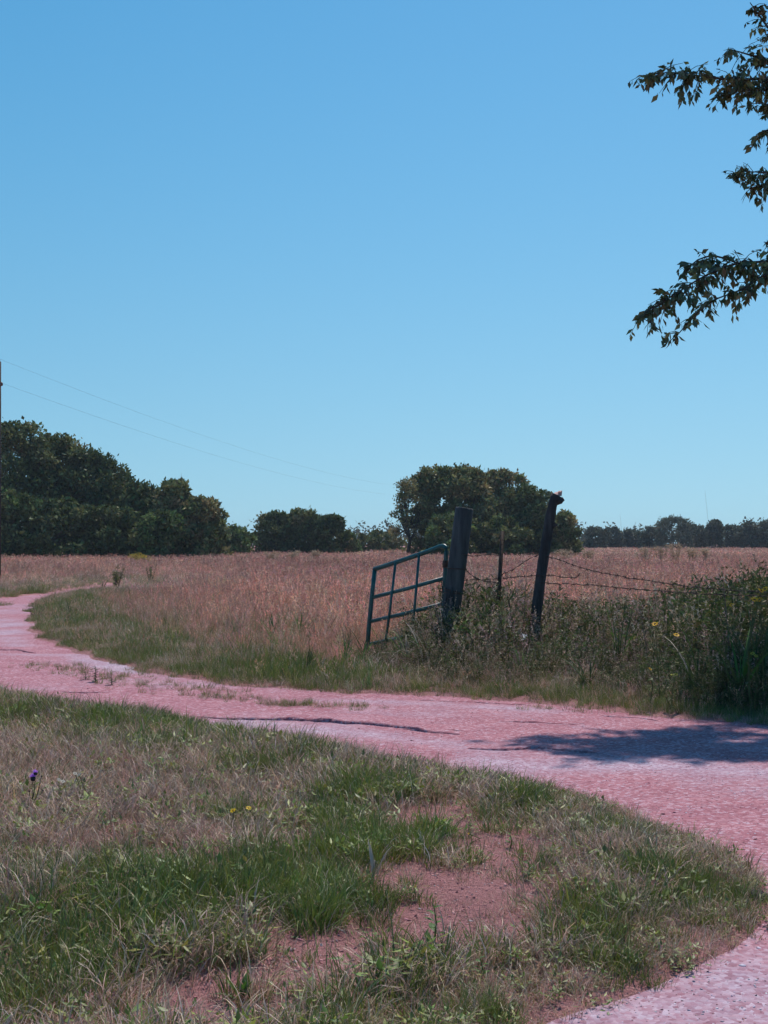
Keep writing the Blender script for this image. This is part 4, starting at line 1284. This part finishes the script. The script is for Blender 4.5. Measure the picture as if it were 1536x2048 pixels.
        if sy_ - r * .7 < 10.0 or sx_ - r * .6 < (.95 if 10.5 < sy_ < 11.7 else 2.7): bad = True
        if bad: continue
        made += 1
        c = q - o
        st = tp[int(np.clip(np.searchsorted(tp[:, 2], c[2] - 1.2), 2, 6))]
        # limb must not cross the picture
        if made % 2 == 0:
            lm.tube([st, (st + c) / 2 + np.array([0, 0, .25]), c], [.05, .03, .008], 6)
        for k in range(16):
            u = rot_rand(1)[0]
            spray(c + u * r * rng.uniform(0, .75), u, 10, .28, .17)
    lm.build('limbs', M_BARK, root, True)
    lb.build('crown', M_NEARLEAF, root)
near_tree()

# ------------------------------------------------------------------ single plants
def strap_leaf(h, lean, az, width, curl, col, segs=7):
    mb = MB()
    pos = np.zeros(3); ang = lean
    out = np.array([math.cos(az), math.sin(az), 0]); side = np.array([-math.sin(az), math.cos(az), 0])
    V = []
    for k in range(segs + 1):
        t = k / segs
        w = width * (math.sin(math.pi * min(t * .75 + .22, 1)) ** .8) * (1 - t ** 6) + .001
        dv = out * math.sin(ang) + np.array([0, 0, math.cos(ang)])
        nrm = np.cross(dv, side)
        V += [pos - side * w / 2 + nrm * w * .18, pos, pos + side * w / 2 + nrm * w * .18]
        pos = pos + dv * h / segs
        ang += curl / segs * (.3 + 1.6 * t)
    Q = []
    for k in range(segs):
        a = 3 * k
        Q += [[a, a + 1, a + 4, a + 3], [a + 1, a + 2, a + 5, a + 4]]
    mb.add(V, Q, None, (*col, 1))
    return mb.mesh('leaf', True)
BRIGHT = [(0.085, 0.19, 0.035), (0.11, 0.21, 0.045), (0.07, 0.15, 0.035)]
DULLG = [(0.05, 0.095, 0.03), (0.065, 0.11, 0.035), (0.08, 0.12, 0.04)]
PALE = [(0.36, 0.30, 0.24), (0.42, 0.36, 0.30), (0.30, 0.26, 0.20)]
def grass_plant(px, py, leaves, cols, label, width=.028, Y=None, dz=0.0, name='broad_grass', group='broad leaved grass plants'):
    x, y = G(px, py)
    root = tag(empty(name, (x, y, float(ground_z(np.array([x]), np.array([y]))[0]) + dz)), label, 'grass plant', group)
    for h, lean, az, curl in leaves:
        c = np.array(cols[rng.integers(len(cols))]) * rng.uniform(.8, 1.2)
        l = link('leaf', strap_leaf(h, lean, az, width * rng.uniform(.75, 1.2), curl, c), M_PLANT, root)
        l.location = (rng.normal(0, .02), rng.normal(0, .02), 0)
    # culm
    mb = MB(); mb.tube([(0, 0, -.02), (.01, 0, max(q[0] for q in leaves) * .45)], [.009, .005], 6); mb.build('stem', M_PLANT, root)
    root.children[-1].data.color_attributes['col'].data.foreach_set('color', np.tile(np.array([*cols[0], 1.0], np.float32), len(root.children[-1].data.vertices)))
    return root
def fan(n, h, spread=.5, curl=.8, toward=None):
    return [(h * rng.uniform(.6, 1.05), abs(rng.normal(0, spread)) + .05, (rng.uniform(0, 6.28) if toward is None else toward + rng.normal(0, .7)), curl * rng.uniform(.4, 1.5)) for _ in range(n)]
grass_plant(985, 1345, fan(11, 1.25, .35, .8) + [(1.55, .10, 3.3, .25), (1.5, .16, 3.0, .4)], BRIGHT, 'bright green broad grass at the foot of the thin steel post')
grass_plant(955, 1352, fan(8, 1.05, .45, 1.6), BRIGHT + PALE, 'pale arching broad grass just right of the thick post')
grass_plant(1046, 1372, fan(9, .50, .35, .6), BRIGHT, 'short bright green grass tuft below the crooked post')
grass_plant(1236, 1372, [(1.30, .16, 3.2, .15), (1.26, .10, 3.0, .1), (1.15, .06, .2, .2), (1.0, .12, .4, .3), (.8, .3, 1.5, .8), (.8, .35, -1.2, .9)], DULLG + BRIGHT[:1], 'tall pair of upright green blades in the fence weeds right of crooked post')
grass_plant(1512, 1425, [(1.60, .08, 2.6, .3), (1.62, .18, .4, .2), (1.5, .26, .2, .5), (1.45, .30, 3.0, .6)] + fan(6, 1.2, .5, 1.0), DULLG, 'dark tall broad grass at the right edge in the weeds', .045)
grass_plant(1395, 1418, fan(6, 1.15, .6, 1.8, 3.1) + fan(4, 1.2, .5, 1.4), DULLG + PALE[:1], 'arching grass with pale bent leaves in the right hand weeds', .022)
grass_plant(1180, 1395, fan(6, .8, .5, 1.0), DULLG, 'low green grass in the weeds between crooked post and upright blades')
grass_plant(852, 1352, fan(9, .95, .45, 1.7, 3.3), PALE + BRIGHT[:1], 'straw pale arching grass in front of the gate hinge side', .022)
grass_plant(815, 1348, fan(8, .75, .45, 1.5, 3.3), PALE + BRIGHT, 'straw and green arching grass in front of the gate middle', .022)
grass_plant(722, 1335, fan(10, .50, .5, .9), BRIGHT, 'bright green broad tuft at the left foot of the gate')
grass_plant(690, 1330, fan(8, .42, .5, .9), BRIGHT, 'green broad tuft a step left of the gate')
grass_plant(600, 1300, fan(9, .62, .4, .9), BRIGHT + DULLG, 'tall green tuft in the verge left of the gate')
grass_plant(545, 1298, fan(8, .6, .4, .9), DULLG + BRIGHT, 'tall dull green tuft second in the verge left of the gate')
grass_plant(205, 1188, fan(9, .75, .4, .8), DULLG, 'dark grass tuft at the meadow tip where the road bends')
grass_plant(1480, 1428, fan(9, 1.2, .4, 1.1), BRIGHT + DULLG, 'mid green grass in the shade near the right edge', .034)
grass_plant(280, 1515, fan(7, .26, .35, .6), BRIGHT, 'bright green blade tuft in the island grass far left', .014)
grass_plant(740, 1860, fan(12, .15, .7, .9), BRIGHT + DULLG, 'dark green tuft beside the bare soil on the island', .012)
grass_plant(480, 2030, fan(6, .11, .6, .7), BRIGHT, 'small bright green leaf tuft at the bottom of the picture', .022)
grass_plant(895, 1925, [(.20, .12, 2.6, .4), (.17, .3, 2.8, .3), (.12, .5, .3, .5)], PALE, 'whitish dry blade standing on the bare soil of the island', .010)
grass_plant(745, 1790, fan(5, .22, .4, .8), PALE, 'whitish dry tuft on the island above the bare soil', .010)

def ovate(mb, C, U, W, L_, B_, col):
    mb.leaves(np.array([C]), np.array([U]), np.array([W]), L_, B_, col, .12)
def forb(px, py, h, nleaf, leaf, cols, label, name='leafy_weed', cat='weed', group='single green weeds'):
    x, y = G(px, py)
    root = tag(empty(name, (x, y, float(ground_z(np.array([x]), np.array([y]))[0]))), label, cat, group)
    mb = MB(); mb.tube([(0, 0, -.02), (.01, 0, h * .5), (.0, .01, h)], [.004 + h * .01, .003 + h * .006, .002], 6, True, (*cols[0], 1)); mb.build('stem', M_PLANT, root)
    for k in range(nleaf):
        t = (k + .5) / nleaf
        a = k * 2.4 + rng.normal(0, .3)
        m2 = MB()
        U = np.array([math.cos(a) * .85, math.sin(a) * .85, .5 - .2 * t]); U /= np.linalg.norm(U)
        W = np.cross(U, np.array([0, 0, 1.0])); W /= np.linalg.norm(W)
        L_ = leaf * rng.uniform(.7, 1.2) * (1.1 - .4 * t)
        c = np.array(cols[rng.integers(len(cols))]) * rng.uniform(.8, 1.2)
        N_ = np.cross(U, W)
        V = [np.zeros(3)]
        for s_, w_ in ((.25, .32), (.55, .36), (.8, .2)):
            ctr = U * L_ * s_ + np.array([0, 0, -.25 * L_ * s_ * s_])
            V += [ctr - W * L_ * w_ * .5 - N_ * L_ * .04, ctr, ctr + W * L_ * w_ * .5 - N_ * L_ * .04]
        V.append(U * L_ + np.array([0, 0, -.25 * L_]))
        Q = [[1, 2, 5, 4], [2, 3, 6, 5], [4, 5, 8, 7], [5, 6, 9, 8]]; T = [[0, 2, 1], [0, 3, 2], [7, 8, 10], [8, 9, 10]]
        m2.add(V, Q, T, (*c, 1))
        l = m2.build('leaf', M_PLANT, root, True); l.location = (0, 0, h * (.12 + .85 * t))
    return root
forb(868, 1912, .15, 9, .07, BRIGHT, 'bright green upright weed on the bare soil of the island')
forb(1056, 1790, .09, 8, .055, BRIGHT, 'small bright green weed right of the bare soil')
forb(640, 1868, .08, 8, .06, [(0.05, .13, .05), (.06, .15, .05)], 'deep green rosette weed left of the bare soil')
forb(1020, 1720, .08, 7, .05, BRIGHT, 'small green weed at the upper edge of the bare soil')
forb(1230, 1850, .09, 9, .05, DULLG, 'dull green weed on the right part of the island')
forb(960, 1985, .09, 9, .05, BRIGHT, 'green weed low on the island near the pink road')
forb(770, 2010, .08, 8, .05, BRIGHT + DULLG, 'green weed at the bottom middle of the island')
forb(190, 1366, .26, 26, .09, [(.035, .05, .025), (.045, .06, .03)], 'dark leafy weed growing between the wheel tracks at left')
forb(222, 1372, .20, 20, .08, [(.04, .055, .028), (.06, .07, .035)], 'smaller dark weed right beside the dark leafy one in the track')
forb(170, 1362, .16, 16, .08, [(.04, .055, .028), (.05, .06, .03)], 'smallest dark weed left of the dark leafy one in the track')

def stalk(px, py, h, lean, label, r=.006, mat=M_STALK, twigs=5, z=0.0):
    x, y = G(px, py)
    root = tag(empty('dry_stalk', (x, y, 0)), label, 'stalk', 'bare dry stalks')
    top = np.array([h * math.sin(lean), 0, h * math.cos(lean)])
    mb = MB(); mb.tube([np.zeros(3), top * .5 + np.array([.02 * h, 0, 0]), top], [r, r * .8, r * .35], 6); mb.build('stem', mat, root)
    for k in range(twigs):
        t = rng.uniform(.5, .95); a = rng.uniform(0, 6.28)
        p0 = top * t + np.array([.02 * h * (1 - abs(2 * t - 1)), 0, 0])
        m2 = MB(); m2.tube([p0, p0 + np.array([math.cos(a) * .1 * h, math.sin(a) * .1 * h, .09 * h])], [r * .5, r * .2], 4); m2.build('twig', mat, root)
stalk(1459, 1405, 1.45, -.05, 'tall dark dry stalk standing above the right hand weeds', .008)
stalk(1300, 1385, 1.1, -.12, 'leaning thin dry stalk in the middle of the right weeds')
stalk(1437, 1395, 2.35, -.06, 'very tall hair thin stalk reaching the sky above right weeds', .0018, twigs=0)
stalk(1262, 1372, 2.1, -.06, 'hair thin stalk reaching the sky right of the crooked post', .0018, twigs=0)
stalk(755, 1345, 2.05, .12, 'hair thin stalk leaning right above the gate', .0018, twigs=0)
stalk(1032, 1350, 1.55, .10, 'dry stalk beside the short barbed wire', .006, twigs=3)
stalk(820, 1925, .10, .05, 'short dark twig stuck in the bare soil of the island', .006, twigs=3)
stalk(936, 1700, .16, .02, 'thin dark twig standing in the upper island grass', .003, twigs=1)

# flowers
def head(mb, c, r, npet, pc, cc_, tilt, layers=1):
    c = np.array(c)
    n = np.array(tilt, float); n /= np.linalg.norm(n)
    a = np.cross(n, [0, 0, 1.0]); a = a / np.linalg.norm(a) if np.linalg.norm(a) > .1 else np.array([1.0, 0, 0])
    b = np.cross(n, a)
    for k in range(npet):
        t = 2 * math.pi * k / npet + rng.normal(0, .08)
        U = a * math.cos(t) + b * math.sin(t) + n * rng.uniform(0, .25); U /= np.linalg.norm(U)
        W = np.cross(U, n); W /= np.linalg.norm(W)
        mb.leaves(np.array([c + U * r * .2]), np.array([U]), np.array([W]), r * .85, r * .42, (*(np.array(pc) * rng.uniform(.85, 1.15)), 1), .05)
    V = []; S = 8
    for ph, rr in ((0, .3), (.5, .26), (1.0, .12)):
        for k in range(S):
            V.append(c + (a * math.cos(k * 2 * math.pi / S) + b * math.sin(k * 2 * math.pi / S)) * r * rr + n * r * .22 * ph)
    V.append(c + n * r * .26)
    Q = [[i * S + k, i * S + (k + 1) % S, (i + 1) * S + (k + 1) % S, (i + 1) * S + k] for i in range(2) for k in range(S)]
    mb.add(V, Q, [[2 * S + k, 2 * S + (k + 1) % S, 3 * S] for k in range(S)], (*cc_, 1))
YEL, YC = (0.95, 0.50, 0.02), (0.16, 0.08, 0.02)
def flower_plant(base_px, heads, Y, r, pc, cc_, label, cat='flower', npet=9, group='yellow flowers in the right hand weeds', name='yellow_wildflower', leaves=8, lc=WG, leaf=.10):
    b = Vector((GX(base_px, Y), Y, 0)); b.z = float(ground_z(np.array([b.x]), np.array([b.y]))[0])
    root = tag(empty(name, b), label, cat, group)
    for (hx, hy) in heads:
        p0 = np.array(AT(hx, hy, Y) - b)
        mb = MB(); mid = p0 * .5 + np.array([rng.normal(0, .05), 0, .04 * p0[2]])
        mb.tube([np.zeros(3), mid, p0], [.006, .005, .003], 5, False, (*lc[0], 1)); mb.build('stem', M_PLANT, root)
        mb = MB(); head(mb, p0, r, npet, pc, cc_, (rng.normal(0, .3), -.5, .85)); mb.build('flower_head', M_PLANT, root)
        for k in range(leaves):
            t = rng.uniform(.15, .95); q = mid * (t / .5) if t < .5 else mid + (p0 - mid) * ((t - .5) / .5)
            U = rot_rand(1) * np.array([[1, 1, .4]]); U /= np.linalg.norm(U); W = np.cross(U, [[0, 0, 1.0]]); W /= np.linalg.norm(W)
            m2 = MB(); m2.leaves(q[None], U, W, leaf * rng.uniform(.6, 1.1), leaf * .32, (*(np.array(lc[rng.integers(len(lc))]) * 1.1), 1), .1); m2.build('leaf', M_PLANT, root)
flower_plant(1318, [(1310, 1248)], 13.6, .040, YEL, YC, 'lone yellow flower left of the others in the right weeds')
flower_plant(1360, [(1353, 1270)], 13.3, .036, YEL, YC, 'yellow flower just lower right of the lone yellow flower')
flower_plant(1498, [(1509, 1199), (1518, 1200)], 12.95, .042, YEL, YC, 'pair of yellow flowers near the right edge of the weeds')
flower_plant(1528, [(1530, 1178), (1522, 1181)], 12.9, .038, YEL, YC, 'topmost yellow flowers at the right edge of the weeds')
flower_plant(1462, [(1463, 1210)], 13.0, .030, YEL, YC, 'small yellow flower left of the pair near the right edge')
flower_plant(1502, [(1505, 1307), (1512, 1312)], 12.8, .026, (.5, .45, .05), YC, 'small dim yellow flowers low in the shaded weeds')
flower_plant(1298, [(1300, 1338)], 13.5, .024, YEL, YC, 'tiny yellow flower low in the sunlit weeds')
flower_plant(1342, [(1345, 1350), (1352, 1349)], 13.2, .024, (.5, .45, .05), YC, 'tiny greenish yellow flowers low beside the shade')
IF = 'flowers on the grass island'
flower_plant(468, [(466, 1621)], 7.55, .020, (.95, .6, .02), (.7, .3, .02), 'left of two small yellow flowers on the island', group=IF, leaves=3, leaf=.04)
flower_plant(495, [(497, 1616)], 7.65, .019, (.95, .6, .02), (.7, .3, .02), 'right of two small yellow flowers on the island', group=IF, leaves=3, leaf=.04)
flower_plant(938, [(938, 1668)], 7.3, .010, (.7, .45, .03), (.5, .2, .02), 'tiny yellow flower right on the upper island', group=IF, leaves=3, leaf=.03)
WH = (.55, .50, .42)
for bx, hx, hy, lab in ((152, 150, 1547, 'topmost pale seed head left on the island'), (120, 118, 1560, 'small pale seed head beside the purple thistle'), (160, 163, 1592, 'pale seed head below the topmost one on the island'), (204, 201, 1604, 'lowest pale seed head left on the island')):
    flower_plant(bx, [(hx, hy), (hx + 8, hy + 3)], 8.3, .016, WH, (.4, .34, .26), lab, 'seed head', 12, 'pale seed heads on the island', 'pale_seed_head', 4, OLIVE, .04)
flower_plant(1020, [(1019, 1252), (1017, 1247)], 17.3, .040, (.85, .83, .85), (.7, .68, .6), 'white flower in the weeds left of the crooked post foot', npet=7, group='white flowers by the crooked post', name='white_wildflower')
flower_plant(1050, [(1046, 1277), (1050, 1272)], 17.0, .046, (.85, .83, .85), (.7, .68, .6), 'white flower lower in the weeds below the crooked post', npet=7, group='white flowers by the crooked post', name='white_wildflower')

def thistle():
    Y = 8.1
    b = Vector((GX(62, Y), Y, 0)); b.z = float(ground_z(np.array([b.x]), np.array([b.y]))[0])
    root = tag(empty('purple_thistle', b), 'purple thistle flower standing in the dry grass at far left', 'flower')
    for hx, hy, r, flower in ((66, 1556, .030, True), (71, 1546, .022, True), (58, 1582, .010, False), (85, 1580, .010, False), (83, 1552, .009, False)):
        p0 = np.array(AT(hx, hy, Y) - b)
        mb = MB(); mb.tube([np.zeros(3), p0 * .55 + np.array([.01, 0, 0]), p0], [.004, .003, .002], 5, False, (.05, .07, .03, 1)); mb.build('stem', M_PLANT, root)
        mb = MB(); mb.tube([p0 - np.array([0, 0, r * .6]), p0 - np.array([0, 0, r * .2]), p0 + np.array([0, 0, r * .25])], [r * .35, r * .6, r * .4], 8, True, (.03, .025, .03, 1)); mb.build('bud', M_PLANT, root)
        if flower:
            m = 46; U = rot_rand(m, .9); U[:, 2] = np.abs(U[:, 2]) * .8; U /= np.linalg.norm(U, axis=1)[:, None]
            mb = MB(); mb.leaves(np.tile(p0 + np.array([0, 0, r * .2]), (m, 1)), U, perp(U), r * rng.uniform(.7, 1.2, m), r * .16, np.column_stack([np.array([[.70, .30, .95]]) * rng.uniform(.7, 1.3, (m, 1)), np.ones(m)]))
            mb.build('flower_head', M_PLANT, root)
thistle()

def clod(px, py, s, label):
    x, y = G(px, py)
    bm = bmesh.new(); bmesh.ops.create_icosphere(bm, subdivisions=3, radius=1)
    for v in bm.verts:
        k = fnoise(np.array([v.co.x * 2 + v.co.z + px]), np.array([v.co.y * 2 + v.co.z]), 1.1, 301, 3)[0]
        v.co = v.co * (.6 + .8 * k); v.co.x *= s * 1.5; v.co.y *= s; v.co.z *= s * .6
    me = bpy.data.meshes.new('soil_clod'); bm.to_mesh(me); bm.free()
    o_ = link('soil_clod', me, M_CLOD); o_.location = (x, y, .02 + s * .15)
    tag(o_, label, 'clod', 'dark clods of soil')
clod(1504, 1806, .055, 'dark clod of soil at the tip of the island')
clod(1470, 1812, .030, 'smaller dark clod left of the clod at the island tip')
clod(900, 1712, .030, 'dark clod on the bare patch of the upper island')

# spindly plants in the meadow
def field_plant(px, py, h, spread, cols, label, name, cat, group, nst=9, head_cols=None, leaf=.09, hs=.05):
    x, y = G(px, py)
    root = tag(empty(name, (x, y, 0)), label, cat, group)
    st, lf, hd = MB(), MB(), MB()
    for k in range(nst):
        a = rng.uniform(0, 6.28); hh = h * rng.uniform(.65, 1.0)
        tip = np.array([math.cos(a) * spread * rng.random(), math.sin(a) * spread * rng.random(), hh])
        st.tube([np.array([tip[0] * .2, tip[1] * .2, -.02]), tip * np.array([.6, .6, .55]), tip], [.010, .008, .004], 4, False)
        m = 26; t = rng.uniform(.25, 1, m)
        C = tip * np.column_stack([t * .8 + .2, t * .8 + .2, t]); U = rot_rand(m, .3)
        lf.leaves(C, U, perp(U), leaf * rng.uniform(.6, 1.3, m), leaf * .35, np.column_stack([np.array([cols[rng.integers(len(cols))]]) * rng.uniform(.7, 1.3, (m, 1)), np.ones(m)]), .1)
        if head_cols is not None:
            m = 44; C = tip + rng.normal(0, 1, (m, 3)) * np.array([.10, .10, .07]); U = rot_rand(m, .5)
            hd.leaves(C, U, perp(U), hs * rng.uniform(.7, 1.4, m), hs * .7, np.column_stack([np.array([head_cols[rng.integers(len(head_cols))]]) * rng.uniform(.75, 1.25, (m, 1)), np.ones(m)]))
    tag(st.build('stems', M_STALK, root), kind='stuff'); lf.build('foliage', M_PLANT, root)
    if head_cols is not None: hd.build('seed_heads', M_PLANT, root)
TAN = [(.46, .33, .22), (.52, .38, .26), (.40, .29, .20)]
GOLD = [(.50, .36, .05), (.42, .33, .06)]
DG = 'dry fluffy seeding plants in the meadow'
for k, (px, py, h, lab) in enumerate(((1290, 1142, 1.35, 'leftmost fluffy tan seeding bush at the right meadow edge'), (1322, 1139, 1.55, 'second fluffy tan seeding bush at the right meadow edge'),
        (1352, 1140, 1.6, 'third and tallest fluffy tan seeding bush on the right'), (1384, 1143, 1.45, 'fourth fluffy tan seeding bush on the right'), (1410, 1140, 1.3, 'rightmost fluffy tan seeding bush of the row'),
        (1128, 1144, 1.25, 'fluffy tan plant just right of the crooked post'), (1180, 1141, 1.2, 'fluffy tan plant midway between crooked post and bush row'), (590, 1140, 1.15, 'fluffy tan plant below the small mid distance trees'), (545, 1138, 1.1, 'fluffy tan plant left below the small trees'),
        (630, 1138, 1.15, 'fluffy tan plant right below the small trees'))):
    field_plant(px, py, h, .55, OLIVE + STRAW[:1], lab, 'seeding_bush', 'bush', DG, 12, TAN, .10, .075)
field_plant(272, 1139, 1.0, .5, LIGHT, 'yellow flowering clump at the far meadow edge by the wood', 'goldenrod', 'flower', None, 9, GOLD, .10, .07)
field_plant(290, 1141, .95, .45, LIGHT, 'smaller yellow flowering clump right of the first by the wood', 'goldenrod', 'flower', None, 7, GOLD, .10, .06)
FP = 'dark spindly plants in the meadow'
field_plant(488, 1147, .95, .22, DARK + OLIVE[:1], 'dark spindly plant in the meadow left of middle', 'meadow_weed', 'weed', FP, 7)
field_plant(678, 1152, .95, .35, OLIVE + DARK[:1], 'dark spindly plant in the meadow left of the gate', 'meadow_weed', 'weed', FP, 7)
field_plant(398, 1140, .9, .2, OLIVE + DARK[:1], 'thin spindly plant below the brownish bushy tree', 'meadow_weed', 'weed', FP, 5)
field_plant(300, 1168, .85, .3, LIGHT, 'green spindly plant near the far bend of the road', 'meadow_weed', 'weed', FP, 6)
field_plant(230, 1186, .95, .35, OLIVE + LIGHT[:1], 'tall straw and green plant beside the road tip', 'meadow_weed', 'weed', FP, 8, [(.3, .24, .17)], .12, .03)
